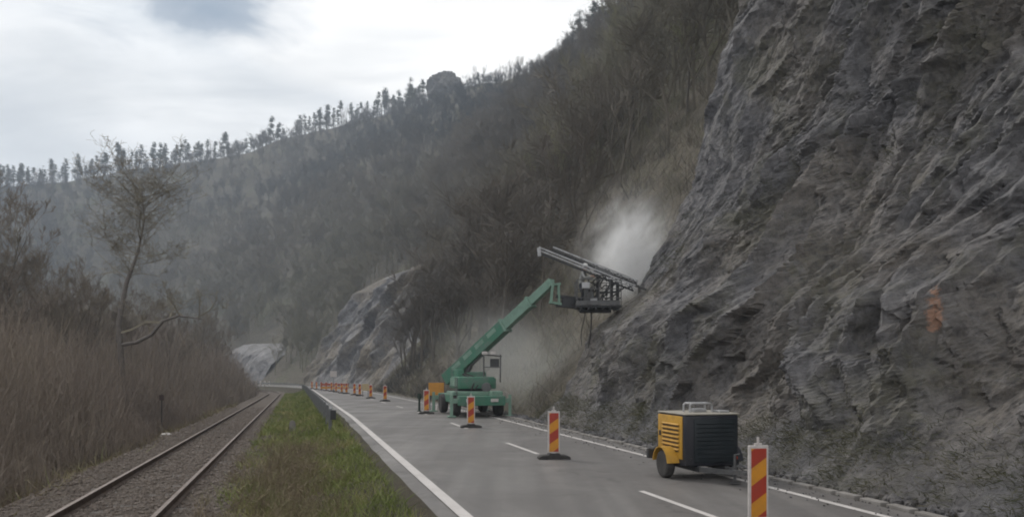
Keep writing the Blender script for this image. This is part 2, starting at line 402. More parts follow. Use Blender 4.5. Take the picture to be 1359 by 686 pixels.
def build_road():
    ss = np.concatenate([np.arange(-12, 120, 1.5), np.arange(120, 420, 4)])
    def ribbon(name, t0, t1, dz, mat, s=ss, n=2):
        ts = np.linspace(t0, t1, n)
        S, T = np.meshgrid(s, ts, indexing='ij'); V = W(S, T, 0); V[..., 2] = zroad(S) + dz
        return mesh_np(name, V.reshape(-1, 3), grid_faces(len(s), n)[:, ::-1], mat)
    # carriageway with a ragged left margin
    ts = np.linspace(1.68, 8.95, 9); S, T = np.meshgrid(ss, ts, indexing='ij')
    T = T.copy(); T[:, 0] += 0.09*fbm(ss*0.9, ss*0+3, ss*0, 3)
    V = W(S, T, 0); V[..., 2] = zroad(S) + 0.0
    V[:, 0, 2] -= 0.05
    tag(mesh_np('road', V.reshape(-1, 3), grid_faces(len(ss), 9)[:, ::-1], M['asphalt']), kind='structure')
    tag(ribbon('edge_line', 2.33, 2.53, 0.004, M['paint']), kind='structure')
    tag(ribbon('outer_edge_line', 8.33, 8.47, 0.004, M['paint']), kind='structure')
    # centre dashes: one sheet of marking pieces
    Vs, Fs = [], []
    s0s = [(-4.0, -1.0), (3.2, 6.2), (10.2, 13.2), (19.5, 22.6), (28.2, 31.3), (37.2, 40.2), (46, 49), (55, 58), (64, 67), (73, 76), (82, 85)]
    for a, b in s0s:
        s = np.linspace(a, b, 3); k = sum(len(v) for v in Vs)
        S, T = np.meshgrid(s, [5.88, 6.0], indexing='ij'); v = W(S, T, 0); v[..., 2] = zroad(S)+0.004
        Vs.append(v.reshape(-1, 3)); Fs.append(grid_faces(3, 2)[:, ::-1]+k)
    tag(mesh_np('centre_line', np.concatenate(Vs), np.concatenate(Fs), M['paint']), kind='structure')
    # low broken concrete channel edge along the foot of the cliff
    m = MB()
    for i, s in enumerate(np.arange(3, 95, 0.62)):
        p = W(s, 9.07 + random.uniform(-.02, .02), float(zroad(s)) + 0.0 + random.uniform(-.015, .01))
        m.box(p, (0.17, 0.50, 0.11), Matrix.Rotation(TH0 + random.uniform(-.03, .03), 3, 'Z'), 0.012)
    tag(m.build('kerb', M['conc']), kind='structure')

# ------------------------------------------------------------------ rock cliffs
CL_H = [-1.0, 0, 0.9, 3.6, 5.3, 8.3, 10.3, 13.7, 17, 24, 36]
CL_T = [9.5, 9.6, 10.6, 11.55, 13.65, 15.5, 16.65, 17.5, 18.6, 21.0, 26]
def cliff_point(S, H):
    tb = np.interp(H, CL_H, CL_T)
    # corner: past s=32 the face turns away from the road
    tb = tb + 1.5*np.clip(S-32.0, 0, None)**1.35 - 0.2*np.clip((24-S)/20, 0, 1)*np.clip(H/6, 0, 1)
    # folds run nearly vertical low down and lean towards the viewer higher up
    wx = 1.5*fbm(S*0.16, H*0.16, S*0+4, 3); wy = 1.5*fbm(S*0.16, H*0.16, S*0+14, 3)
    x, y = S + wx, H + wy
    def along(a): return -x*math.cos(a) + y*math.sin(a), x*math.sin(a) + y*math.cos(a)
    ua, va = along(rad(79)); ub, vb = along(rad(97))
    up = np.clip((H-3)/9 + 0.5*fbm(S*.1, H*.1, S*0+31, 2), 0, 1)
    U = ua*up + ub*(1-up); Vv = va*up + vb*(1-up)
    wx2 = 0.45*fbm(S*0.7, H*0.7, S*0+2, 3); wy2 = 0.45*fbm(S*0.7, H*0.7, S*0+7, 3)
    U2, V2 = U+wx2, Vv+wy2
    def billow(a, b, c, o=3, g=.5):
        r = 0; am = 1.0; f = 1.0
        for k in range(o):
            r = r + am*(np.sqrt(np.abs(perlin(a*f+k*3.1, b*f+k*7.7, S*0+c+k*5))+.004)-.45); am *= g; f *= 2.1
        return r
    d = 1.30*(ridged(U*0.05, Vv*0.15, S*0+1.3, 4, 0.45) - 0.9)
    d += 0.75*billow(U2*0.13, V2*0.40, 5.3, 2)
    d += 0.40*(ridged(U2*0.20, V2*0.62, S*0+9.3, 3, 0.5) - 0.8)
    d += 0.38*billow(U2*0.34, V2*0.95, 15.3, 3, .55)
    d += 0.13*(ridged(U2*0.75, V2*2.0, S*0+21.3, 3, 0.6) - 0.8)
    d += 0.12*billow(U2*1.3, V2*2.6, 25.3, 3, .6)
    d += 0.16*facets(U2*0.24, V2*0.55, 3)
    d += 0.05*facets(U2*0.9, V2*1.7, 31)
    d += 0.055*billow(U2*2.6, V2*4.2, 45.3, 2, .6)
    d += 0.05*fbm(S*3.5, H*3.5, S*0+1, 3, 0.6)
    low = np.clip(H/2.2, 0.12, 1)
    d = d*low*(1-.5*np.clip((S-25)/5, 0, 1))
    # talus apron at the foot
    z = H + 0.0
    t = tb - d
    t = np.maximum(t, 9.32 + 0.12*np.clip(H, 0, 3))
    return t, z
CLIFF_PATCH = None
def build_cliff():
    ss = np.concatenate([np.arange(1.0, 6, 0.11), np.arange(6, 34, 0.062), np.arange(34, 46, 0.16)])
    hh = np.concatenate([np.arange(-0.35, 12, 0.062), np.arange(12, 34, 0.11)])
    S, H = np.meshgrid(ss, hh, indexing='ij')
    T, Z = cliff_point(S, H)
    V = W(S, T, Z)
    o = mesh_np('rock_cliff', V.reshape(-1, 3), grid_faces(len(ss), len(hh))[:, ::-1], M['cliff'], smooth=False)
    tag(o, kind='structure')
def find_patch():
    # the fresh orange break on the face, seen at photo pixel (1240, 412)
    ss = np.arange(6, 30, 0.1); hh = np.arange(0.3, 14, 0.1)
    S, H = np.meshgrid(ss, hh, indexing='ij'); T, Z = cliff_point(S, H); V = W(S, T, Z)
    px = 679.5 + V[..., 0]/V[..., 1]*1066; py = 487 - (V[..., 2]-CAM_H)/V[..., 1]*1066
    e = (px-1240)**2 + (py-412)**2 + 5*V[..., 1]
    i = np.unravel_index(e.argmin(), e.shape)
    return V[i]

def build_far_cliff():
    ss = np.arange(92, 192, 0.3); hh = np.arange(-1.5, 30, 0.3)
    S, H = np.meshgrid(ss, hh, indexing='ij')
    tb = np.interp(H, [-2, 0, 4, 9.5, 19.5, 23, 28, 34], [8.9, 9.6, 11.0, 14, 20.0, 27, 38, 50])
    env = np.clip((S-108)/14, 0, 1)*1.0
    back = 0.9*np.clip(S-174-0.02*np.clip(H-4, 0, 40), 0, None)**1.25 + (1-env)*(3+H*0.22)
    a0 = rad(55)
    x = S + 3*fbm(S*.05, H*.05, S*0+4, 3); y = H + 3*fbm(S*.05, H*.05, S*0+9, 3)
    u = -x*math.cos(a0)+y*math.sin(a0); v = x*math.sin(a0)+y*math.cos(a0)
    d = 2.4*(ridged(u*0.03, v*0.09, S*0+1.3, 4)-0.9) + 0.9*(ridged(u*0.1, v*0.26, S*0+6.3, 4)-0.9) + 0.5*facets(u*.25, v*.45, 5) + 0.25*facets(u*.8, v*1.3, 55)
    d *= np.clip(H/3, 0.1, 1)
    T = np.maximum(tb + back - d, 9.4)
    V = W(S, T, 0); V[..., 2] = H + zroad(S)
    tag(mesh_np('far_rock_cliff', V.reshape(-1, 3), grid_faces(len(ss), len(hh))[:, ::-1], M['far_cliff'], smooth=True), kind='structure')
    # dark rock knob on the skyline
    bm = bmesh.new(); bmesh.ops.create_icosphere(bm, subdivisions=5, radius=1.0)
    q = np.array([v.co[:] for v in bm.verts]); fk = np.array([[v.index for v in f.verts] for f in bm.faces]); bm.free()
    n = 1 + .22*(ridged(q[:, 0]*1.3+5, q[:, 1]*1.3, q[:, 2]*1.3, 4)-.9) + .10*facets(q[:, 0]*3+q[:, 1]*2, q[:, 2]*3+q[:, 1], 9)
    q = q*n[:, None]; q[:, 2] = np.where(q[:, 2] > .62, .62+(q[:, 2]-.62)*.35, q[:, 2])
    p = W(289, 172, 0); z = float(hill_z(np.array(289.), np.array(172.)))
    V = q*np.array([8.5, 9, 14]) + np.array([p[0], p[1], z-1.5])
    tag(mesh_np('rock_knob', V, fk, rock_mat('dark_knob_rock', .2, .5, .42, sc=.4)), kind='structure')
    # pale netted rock bank where the valley bends
    ss = np.arange(210, 246, 0.3); hh = np.arange(-1, 11, 0.25)
    S, H = np.meshgrid(ss, hh, indexing='ij')
    d = 1.0*(ridged(S*0.12, H*0.05, S*0+2.3, 4)-0.9) + 0.5*facets(S*.5, H*.4, 15)
    top = 8.2 - 0.16*np.abs(S-230)
    T = 9.6 + 0.55*H - 0.7*d + 0.5*np.clip(H-top, 0, None)**1.6 + 0.05*np.clip(np.abs(S-228)-12, 0, None)**2
    V = W(S, T, 0); V[..., 2] = H + zroad(S)
    tag(mesh_np('pale_rock_bank', V.reshape(-1, 3), grid_faces(len(ss), len(hh))[:, ::-1], M['outcrop'], smooth=True), kind='structure')

# ------------------------------------------------------------------ plants
def tree_skeleton(rnd, H, r0, trunk_h=0.35, spread=1.0, depth=4, lean=(0, 0), nchild=(3, 5)):
    """list of (points, radii, level)"""
    segs = []
    def grow(p, d, L, r, lev):
        n = 5 if lev < 2 else 3
        pts = [p]; rr = [r]; cur = p.copy(); dd = d.copy()
        for i in range(n):
            dd = (dd + Vector((rnd.gauss(0, .13), rnd.gauss(0, .13), rnd.gauss(0.05, .10)))*(1 if lev else 0.5)).normalized()
            cur = cur + dd*L/n; pts.append(cur.copy()); rr.append(r*(1-0.62*(i+1)/n) if lev < depth else r*(1-0.8*(i+1)/n))
        segs.append((pts, rr, lev))
        if lev >= depth: return
        k = rnd.randint(*nchild) + (3 if lev == 0 else 0)
        for j in range(k):
            f = rnd.uniform(trunk_h if lev == 0 else 0.25, 1.0); ix = min(int(f*n), n-1); q = pts[ix].lerp(pts[ix+1], f*n-ix)
            ax = Vector((rnd.gauss(0, 1), rnd.gauss(0, 1), rnd.gauss(0, 0.3))).normalized()
            nd = (dd*rnd.uniform(0.5, 1.0) + ax*rnd.uniform(0.5, 1.0)*spread + Vector((0, 0, 0.25))).normalized()
            grow(q, nd, L*rnd.uniform(0.42, 0.68)*(1.05-0.25*f), rr[ix]*rnd.uniform(0.45, 0.65), lev+1)
    grow(Vector((0, 0, -0.25)), Vector((lean[0], lean[1], 1)).normalized(), H*0.62, r0, 0)
    return segs
def skeleton_mesh(segs, lo, hi, sides):
    V, Fc = [], []
    for pts, rr, lev in segs:
        if not (lo <= lev <= hi): continue
        n = sides(lev); base = len(V); u = None
        for i, p in enumerate(pts):
            d = (pts[min(i+1, len(pts)-1)]-pts[max(i-1, 0)]).normalized()
            u = d.orthogonal().normalized() if u is None else (u-d*u.dot(d)).normalized()
            w = d.cross(u)
            for k in range(n):
                a = k*2*math.pi/n; V.append(tuple(p+(u*math.cos(a)+w*math.sin(a))*max(rr[i], 0.007)))
        for i in range(len(pts)-1):
            for k in range(n):
                a = base+i*n; Fc.append((a+k, a+(k+1) % n, a+n+(k+1) % n, a+n+k))
    return V, Fc
def bare_tree(name, label, cat, seed, H, r0, group=None, tint=0.3, **kw):
    rnd = random.Random(seed)
    segs = tree_skeleton(rnd, H, r0, **kw)
    dep = kw.get('depth', 4)
    top = max(max(p.z for p in s[0]) for s in segs); k = H/top
    segs = [([p*k for p in s[0]], s[1], s[2]) for s in segs]
    o = thing(name, label, cat, group=group)
    V, Fc = skeleton_mesh(segs, 0, 1, lambda l: 7 if l == 0 else 5); mesh_np('trunk', V, Fc, M['bark'], o, smooth=True)
    V, Fc = skeleton_mesh(segs, 2, dep, lambda l: 3)
    tt = np.clip(RNG.normal(tint, 0.12, len(V)//4+1).repeat(4)[:len(V)], 0, 1)
    mesh_np('crown', V, Fc, M['twig'], o, tint=tt)
    return o
def place(o, s, t, rz=None, sc=1.0, dz=0.0):
    p = W(s, t, float(ground_z(np.array(s), np.array(t))) + dz)
    o.location = tuple(p); o.rotation_euler = (0, 0, random.uniform(0, 6.28) if rz is None else rz); o.scale = (sc, sc, sc)
    return o

def pine_tree(seed, H, label, group=None, crown_from=0.45, width=0.17):
    rnd = random.Random(seed); o = thing('pine_tree', label, 'tree', group=group)
    pts = [Vector((0, 0, -0.3))]; 
    for i in range(1, 8): pts.append(Vector((pts[-1].x+rnd.gauss(0, .012*H), pts[-1].y+rnd.gauss(0, .012*H), H*0.97*i/7)))
    rr = [0.016*H*(1-0.85*i/7) for i in range(8)]
    segs = [(pts, rr, 0)]; clumps = []
    nb = rnd.randint(24, 32)
    for j in range(nb):
        f = rnd.uniform(crown_from-0.12, 0.98); q = pts[min(int(f*7), 6)].lerp(pts[min(int(f*7), 6)+1], f*7-int(f*7))
        a = rnd.uniform(0, 6.28); L = H*width*(1.15-f)*1.7*rnd.uniform(0.5, 1.15)
        e = q+Vector((math.cos(a)*L, math.sin(a)*L, rnd.uniform(-0.05, 0.25)*L))
        segs.append(([q, q.lerp(e, .5)+Vector((0, 0, -.03*L)), e], [0.004*H, 0.003*H, 0.0015*H], 1))
        if f > crown_from-0.04:
            clumps.append((e, 0.042*H*rnd.uniform(0.6, 1.4)))
            if rnd.random() < .5: clumps.append((q.lerp(e, .55), 0.038*H*rnd.uniform(0.6, 1.1)))
    clumps.append((pts[-1], 0.04*H))
    V, Fc = skeleton_mesh(segs, 0, 1, lambda l: 5 if l == 0 else 3); mesh_np('trunk', V, Fc, M['pine_bark'], o, smooth=True)
    V, Fc, tt = [], [], []
    for c, r in clumps:
        for k in range(38):
            p = c+Vector((rnd.gauss(0, r*.75), rnd.gauss(0, r*.75), rnd.gauss(0, r*.38)))
            u = Vector((rnd.gauss(0, 1), rnd.gauss(0, 1), rnd.gauss(0, .6))).normalized(); w = u.orthogonal().normalized()
            L = r*rnd.uniform(.35, .7); b = len(V); g = rnd.random()
            V += [tuple(p-u*L), tuple(p+w*L*.28), tuple(p+u*L), tuple(p-w*L*.28)]; tt += [g]*4; Fc.append((b, b+1, b+2, b+3))
    mesh_np('crown', V, Fc, M['needle'], o, tint=tt)
    return o

def build_ridge_trees():
    gp = 'pines along the skyline ridge'; gb = 'bare trees along the skyline ridge'
    LP = 'slender dark pine in the row along the skyline ridge'; LB = 'small bare tree in the row along the skyline ridge'
    pines = [pine_tree(100+i, h, LP, gp, cf, w) for i, (h, cf, w) in enumerate([(13, .38, .085), (12, .45, .07), (14, .3, .095), (10.5, .15, .11), (13.5, .42, .08), (11.5, .12, .085)])]
    bares = [bare_tree('bare_tree', LB, 'tree', 200+i, h, .13, gb, .15, depth=3, spread=sp, nchild=(4, 6)) for i, (h, sp) in enumerate([(11, .6), (12, .7), (9, .8), (10, .55)])]
    usedp, usedb = set(), set(); n = 0
    s = 226.0
    while s < 500:
        if 281 < s < 297: s += 1.5; continue
        for row in range(3 if s > 297 else 2):
            t = float(ridge_t(s)) + random.uniform(-3.5, 2.5) + row*3.2 - 2
            pb = 0.38 if s > 300 else 0.88
            if random.random() < pb:
                i = random.randrange(len(bares)); src, used = bares, usedb
            else:
                i = random.randrange(len(pines)); src, used = pines, usedp
            o = src[i] if i not in used else copy_tree(src[i]); used.add(i)
            place(o, s + random.uniform(-.8, .8), t, sc=random.triangular(.45, 1.35, .9)*(1.0 if s > 300 else .68), dz=-0.2); n += 1
        s += random.choice([1.2, 1.5, 1.8, 2.3]) if s > 300 else random.uniform(1.6, 3.0)
    for src, used in ((pines, usedp), (bares, usedb)):
        for i, o in enumerate(src):
            if i not in used: place(o, 300+i*6, float(ridge_t(300+i*6)))
    # the larger pines where the skyline comes close
    big = [pine_tree(140+i, 16, 'tall ragged pine on the near high shoulder of the skyline', 'tall pines on the near high shoulder of the skyline', cf, .2) for i, cf in enumerate((.35, .45, .28))]
    spots = [(210.5, 1, .86), (206, 2, .62), (203, 0, .66), (199, 2, .72), (196, 3, .8), (193, 1, .7), (190, 4, .85), (187, 3, .75), (184, 5, .9), (181, 4, .8), (178, 5, .95), (174, 6, .85), (170, 4, 1.0), (214, 1, .5), (218, 1, .55), (186, -9, .7), (180, -11, .75), (195, -10, .6), (166, 1, .95), (201, -8, .55)]
    for k, (s, dt, sc) in enumerate(spots):
        o = big[k % 3] if k < 3 else copy_tree(big[k % 3])
        place(o, s, float(ridge_t(s))+dt, sc=sc, dz=-.2)
    big[0]['label'] = 'tallest leaning pine with open crown standing out of the skyline'
    del big[0]['group']
    big[0].rotation_euler[0] = 0.06; big[0].scale = (.95, .95, .92)

def build_wood():
    """the far wood on the slope reads as one mass"""
    protos = []
    for i in range(8):
        rnd = random.Random(500+i); H = rnd.uniform(9, 13)
        segs = tree_skeleton(rnd, H, .15, trunk_h=.3, spread=rnd.uniform(.6, .95), depth=3, nchild=(3, 4))
        V, Fc = skeleton_mesh(segs, 0, 3, lambda l: 4 if l == 0 else 3)
        # keep it light: short twig blades at the ends
        V = [list(v) for v in V]; Fq = [f for f in Fc]
        ends = [(s[0][k], (s[0][-1]-s[0][0]).normalized()) for s in segs if s[2] >= 2 for k in (1, -1)]
        for e, d in ends:
            for k in range(3):
                dd = (d+Vector((rnd.gauss(0, .6), rnd.gauss(0, .6), rnd.gauss(.15, .4)))).normalized(); L = rnd.uniform(.6, 1.5); w = dd.orthogonal().normalized()*rnd.uniform(.012, .03)
                b = len(V); V += [list(e-w), list(e+w), list(e+dd*L+w*.3), list(e+dd*L-w*.3)]; Fq.append((b, b+1, b+2, b+3))
        protos.append((np.array(V), np.array(Fq)))
    Vs, Fs, Ts = [], [], []; off = 0
    n = 0
    m = 40000
    cs = RNG.uniform(26, 560, m); Dr = ridge_t(cs); ct = 12 + RNG.uniform(0, 1, m)*(Dr-19)
    ok = ~((cs < 46) & (ct < 24+(46-cs)*.9)) & ~((cs > 104) & (cs < 182) & (ct < 30)) & ~((cs > 205) & (cs < 248) & (ct < 22))
    x, y, _ = curve(cs); dist = np.hypot(x, y)
    ok &= RNG.uniform(0, 1, m) < np.interp(dist, [40, 90, 250], [.16, .18, .28])
    cs, ct, Dr = cs[ok][:5200], ct[ok][:5200], Dr[ok][:5200]
    P = W(cs, ct, 0); P[:, 2] = ground_z(cs, ct)
    base = np.clip(0.62 - 0.62*np.clip(ct/Dr, 0, 1)*np.clip((cs-120)/120, 0.2, 1) + 0.4*perlin(cs*.018, ct*.025, cs*0+.5) + RNG.normal(0, .03, len(cs)), 0, 1)
    for s, t, dr, p, tb in zip(cs, ct, Dr, P, base):
        V, Fq = protos[n % 8]; a = RNG.uniform(0, 6.28); sc = RNG.uniform(.65, 1.15)*min(1.0, .45+(dr-t)/60)
        c, sn = math.cos(a)*sc, math.sin(a)*sc
        R = np.array([[c, -sn, 0], [sn, c, 0], [0, 0, sc]])
        Vs.append(V @ R.T + p); Fs.append(Fq+off); off += len(V)
        Ts.append(np.full(len(V), tb)); n += 1
    print('wood trees', n, 'verts', off)
    tag(mesh_np('hillside_wood', np.concatenate(Vs), np.concatenate(Fs), M['wood'], tint=np.concatenate(Ts)), 'bare brown wood covering the whole slope behind the road', 'wood', kind='stuff')

def ribbons(P0, D, L, w, segs=3, curl=0.3, taper=True, rng=RNG):
    """N thin curved blades; returns V,F"""
    N = len(P0)
    side = np.cross(D, rng.normal(0, 1, (N, 3))); side /= np.linalg.norm(side, axis=1)[:, None]+1e-9
    bend = rng.normal(0, 1, (N, 3)); bend[:, 2] = -np.abs(bend[:, 2])*.4
    Vs = []
    for k in range(segs+1):
        f = k/segs
        c = P0 + D*(L*f)[:, None] + bend*(curl*L*f*f)[:, None]
        ww = (w*((1-.85*f) if taper else 1))[:, None]
        Vs.append(np.stack([c-side*ww, c+side*ww], 1))
    V = np.stack(Vs, 1).reshape(-1, 3)          # N,(segs+1),2
    b = np.arange(N)[:, None]*(segs+1)*2 + np.arange(segs)[None, :]*2
    Fq = np.stack([b, b+1, b+3, b+2], -1).reshape(-1, 4)
    return V, Fq
def join(parts):
    V, Fq, off = [], [], 0
    for v, f in parts: V.append(v); Fq.append(f+off); off += len(v)
    return np.concatenate(V), np.concatenate(Fq)

def build_thicket():
    # dense leafless scrub left of the line: stems in clumps with side twigs
    parts, tints = [], []
    N = 7000
    s = np.concatenate([RNG.uniform(2, 45, int(N*.6)), RNG.uniform(45, 175, N-int(N*.6))])
    u = RNG.uniform(0, 1, N)**1.35
    edge = -5.6 - 0.5*perlin(s*.15, s*0, s*0+1)*2
    t = edge - u*(11+0.12*s)
    cz = ground_z(s, t); C = W(s, t, 0); C[:, 2] = cz
    hmax = np.interp(u, [0, .10, .35, 1], [1.0, 3.0, 5.6, 7.6])*np.interp(s, [0, 40, 110, 180], [.85, 1.05, 2.0, 2.3])*(1+.35*perlin(s*.2, t*.2, s*0+3))
    ctint = np.clip(.42 + .5*perlin(s*.09, t*.12, s*0+6) + RNG.normal(0, .12, N), 0, 1)
    k = 7
    P = np.repeat(C, k, 0) + np.stack([RNG.normal(0, .28, N*k), RNG.normal(0, .28, N*k), np.zeros(N*k)-.05], -1)
    D = np.stack([RNG.normal(0, .13, N*k), RNG.normal(0, .13, N*k), np.ones(N*k)], -1); D /= np.linalg.norm(D, axis=1)[:, None]
    L = np.repeat(hmax, k)*RNG.uniform(.45, 1.05, N*k); wd = np.interp(np.repeat(s, k), [0, 20, 150], [.007, .010, .035])*RNG.uniform(.6, 1.3, N*k)
    V, Fq = ribbons(P, D, L, wd, 4, .10); parts.append((V, Fq)); tints.append(np.repeat(np.repeat(ctint, k), 10))
    # side twigs
    for rep in range(4):
        f = RNG.uniform(.25, .95, N*k)
        Q = P + D*(L*f)[:, None]
        d2 = D*.9 + RNG.normal(0, .42, (N*k, 3)); d2[:, 2] = np.abs(d2[:, 2])*.9+.25; d2 /= np.linalg.norm(d2, axis=1)[:, None]
        V, Fq = ribbons(Q, d2, L*(1.05-f)*RNG.uniform(.3, .75, N*k), wd*.55, 2, .2); parts.append((V, Fq)); tints.append(np.repeat(np.repeat(ctint, k), 6))
    V, Fq = join(parts)
    tag(mesh_np('scrub_thicket', V, Fq, M['thicket'], tint=np.concatenate(tints)), 'dense leafless brown scrub lining the left side of the railway', 'scrub', kind='stuff')
    # dead stalks and litter on the shoulder of the ballast
    n = 5000; s = 2+RNG.uniform(0, 1, n)**1.6*70; t = RNG.normal(-5.5, .45, n)
    P = W(s, t, 0); P[:, 2] = ground_z(s, t)-.02
    D = RNG.normal(0, .6, (n, 3)); D[:, 2] = np.abs(D[:, 2])+.3; D /= np.linalg.norm(D, axis=1)[:, None]
    V, Fq = ribbons(P, D, RNG.uniform(.12, .7, n), RNG.uniform(.003, .008, n)*np.interp(s, [0, 20, 70], [1, 1.5, 4]), 3, .4)
    tag(mesh_np('dead_stalks', V, Fq, M['weed'], tint=np.repeat(np.clip(RNG.normal(.45, .2, n), 0, 1), 8)), 'dry broken stalks along the ballast shoulder left of the rails', 'dry grass', kind='stuff')

def build_valley_trees():
    g = 'bare trees in the scrub left of the railway'
    lab = 'bare grey brown tree rising out of the scrub left of the railway'
    P = [bare_tree('bare_tree', lab, 'tree', 700+i, h, .085, g, tn, depth=5, spread=sp, trunk_h=.15, nchild=(4, 5)) for i, (h, sp, tn) in enumerate([(9, .9, .12), (10.5, .75, .3), (8, 1.0, .45), (11, .8, .2)])]
    spots = [(13, -14.5, .5), (17, -12.5, .62), (21, -17, .75), (24, -12.5, .62), (27, -19, .9), (31, -14.5, .75), (34, -21, 1.0), (37, -12.2, .62), (42, -17, .9), (47, -11.8, .7), (52, -19, 1.05), (57, -13, .8), (63, -20, 1.1), (68, -12.5, .85), (75, -17, 1.1), (82, -11.5, .85),
             (90, -15, 1.05), (98, -11.0, .9), (107, -14, 1.05), (117, -10.5, .95), (127, -14, 1.1), (138, -10.5, 1.0), (150, -15, 1.1), (30, -27, 1.05), (44, -29, 1.15), (60, -31, 1.2), (20, -23, .85), (78, -28, 1.25), (100, -25, 1.3), (125, -24, 1.3), (38, -16, 1.15), (41, -20, 1.2), (44, -14.5, 1.05), (48, -23, 1.25), (36, -24, 1.1), (50, -16, 1.1), (54, -25, 1.3), (58, -17, 1.15), (66, -16, 1.1), (72, -22, 1.25), (33, -19, 1.0), (27, -23, .95), (46, -27, 1.1), (51, -21, 1.05), (55, -30, 1.15), (61, -25, 1.15), (68, -30, 1.25), (47, -19, .95), (64, -14, .95), (59, -21, 1.1)]
    for k, (s, t, sc) in enumerate(spots):
        o = P[k % 4] if k < 4 else copy_tree(P[k % 4])
        place(o, s, t, sc=sc*(1.25 if s > 44 else .95 if s > 30 else .7), dz=-.1)
    # the old tree whose dark trunk and crooked side limb show against the slope
    o = thing('old_tree', 'big old bare tree with dark trunk and crooked side limb above the scrub', 'tree')
    rnd = random.Random(77)
    B = [Vector(p) for p in [(0, 0, -.3), (.1, 0, 3.5), (-.15, .1, 6.5), (.25, .1, 8.8), (.9, 0, 10.6), (1.2, .1, 12.5), (1.1, 0, 14.6)]]
    segs = [(B, [.18, .16, .14, .11, .07, .04, .015], 0)]
    limb = [Vector(p) for p in [(-.05, .05, 5.2), (.9, -.1, 5.35), (1.7, -.2, 5.8), (2.3, -.2, 6.6), (3.1, -.2, 6.9), (4.4, -.3, 6.7)]]
    limb2 = [Vector(p) for p in [(2.2, -.2, 6.5), (1.4, -.1, 6.55), (.6, 0, 6.1), (-.05, .05, 5.9)]]
    segs += [(limb, [.11, .10, .095, .085, .06, .02], 1), (limb2, [.08, .08, .07, .08], 2)]
    def sprout(pts, r, cnt, L, lev, depth):
        for j in range(cnt):
            f = rnd.uniform(.25, 1)*(len(pts)-1); i = min(int(f), len(pts)-2); q = pts[i].lerp(pts[i+1], f-i)
            d = Vector((rnd.gauss(0, 1), rnd.gauss(0, 1), rnd.uniform(-.1, 1.3))).normalized(); l = L*rnd.uniform(.5, 1.1)
            pp = [q]; 
            for k in range(3):
                d = (d+Vector((rnd.gauss(0, .2), rnd.gauss(0, .2), rnd.gauss(.06, .15)))).normalized(); pp.append(pp[-1]+d*l/3)
            segs.append((pp, [r, r*.75, r*.5, r*.25], lev))
            if lev < depth: sprout(pp, r*.5, rnd.randint(3, 5), l*.55, lev+1, depth)
    sprout(B[2:], .024, 62, 3.3, 2, 5); sprout(limb, .04, 9, 2.4, 2, 5)
    V, Fc = skeleton_mesh(segs, 0, 0, lambda l: 9); mesh_np('trunk', V, Fc, M['haze_faded_bark'], o, smooth=True)
    V, Fc = skeleton_mesh(segs, 1, 1, lambda l: 6); mesh_np('limb', V, Fc, M['haze_faded_bark'], o, smooth=True)
    V, Fc = skeleton_mesh(segs, 2, 5, lambda l: 3); mesh_np('crown', V, Fc, M['twig'], o, tint=np.full(len(V), .5))
    X, Y, _ = at(160, 400, 41); o.location = (X, Y, -1.2); o.scale = (.98, .98, .87)
    # trees standing on the slope beside the cliff edge
    g2 = 'pale budding trees on the slope beside the cliff edge'
    lab2 = 'pale budding tree on the steep slope just left of the rock cliff'
    Q = [bare_tree('budding_tree', lab2, 'tree', 800+i, h, .115, g2, tn, depth=5, spread=sp, trunk_h=.3, nchild=(3, 5)) for i, (h, sp, tn) in enumerate([(12, .8, .7), (10, .9, .85), (13, .7, .6)])]
    for k, (s, t, sc) in enumerate([(58, 33, 1.0), (66, 29, .9), (72, 38, 1.05), (80, 33, 1.1), (52, 27, .8), (90, 40, 1.1), (62, 22, .75), (78, 24, .8), (97, 30, .9), (70, 47, 1.1), (86, 52, 1.1), (104, 46, 1.1), (49, 35, .9), (57, 44, 1.0)]):
        o = Q[k % 3] if k < 3 else copy_tree(Q[k % 3]); place(o, s, t, sc=sc, dz=-.1)

def build_brush():
    # knee to head high brush and dead leaves that blur the near slope
    m = 9000
    s = RNG.uniform(33, 175, m); t = 10.3 + RNG.uniform(0, 1, m)**1.3*50
    ok = ~((s > 106) & (s < 168) & (t < 30)); s, t = s[ok], t[ok]; m = len(s); k = 14
    C = W(s, t, 0); C[:, 2] = ground_z(s, t)-.05
    P = np.repeat(C, k, 0)+RNG.normal(0, .35, (m*k, 3))*[1, 1, .3]
    D = RNG.normal(0, .45, (m*k, 3)); D[:, 2] = 1; D /= np.linalg.norm(D, axis=1)[:, None]
    h = np.repeat(RNG.uniform(.5, 2.4, m)*(1+.5*perlin(s*.1, t*.1, s*0+2)), k)*RNG.uniform(.4, 1.1, m*k)
    V, Fq = ribbons(P, D, h, np.interp(np.repeat(s, k), [33, 175], [.014, .04])*RNG.uniform(.5, 1.3, m*k), 3, .3)
    tt = np.clip(.45+.6*perlin(s*.06, t*.08, s*0+9)+RNG.normal(0, .18, m), 0, 1)
    tag(mesh_np('slope_brush', V, Fq, M['wood'], tint=np.repeat(np.repeat(tt, k), 8)), 'low leafless brush covering the slope behind the boom lift', 'brush', kind='stuff')

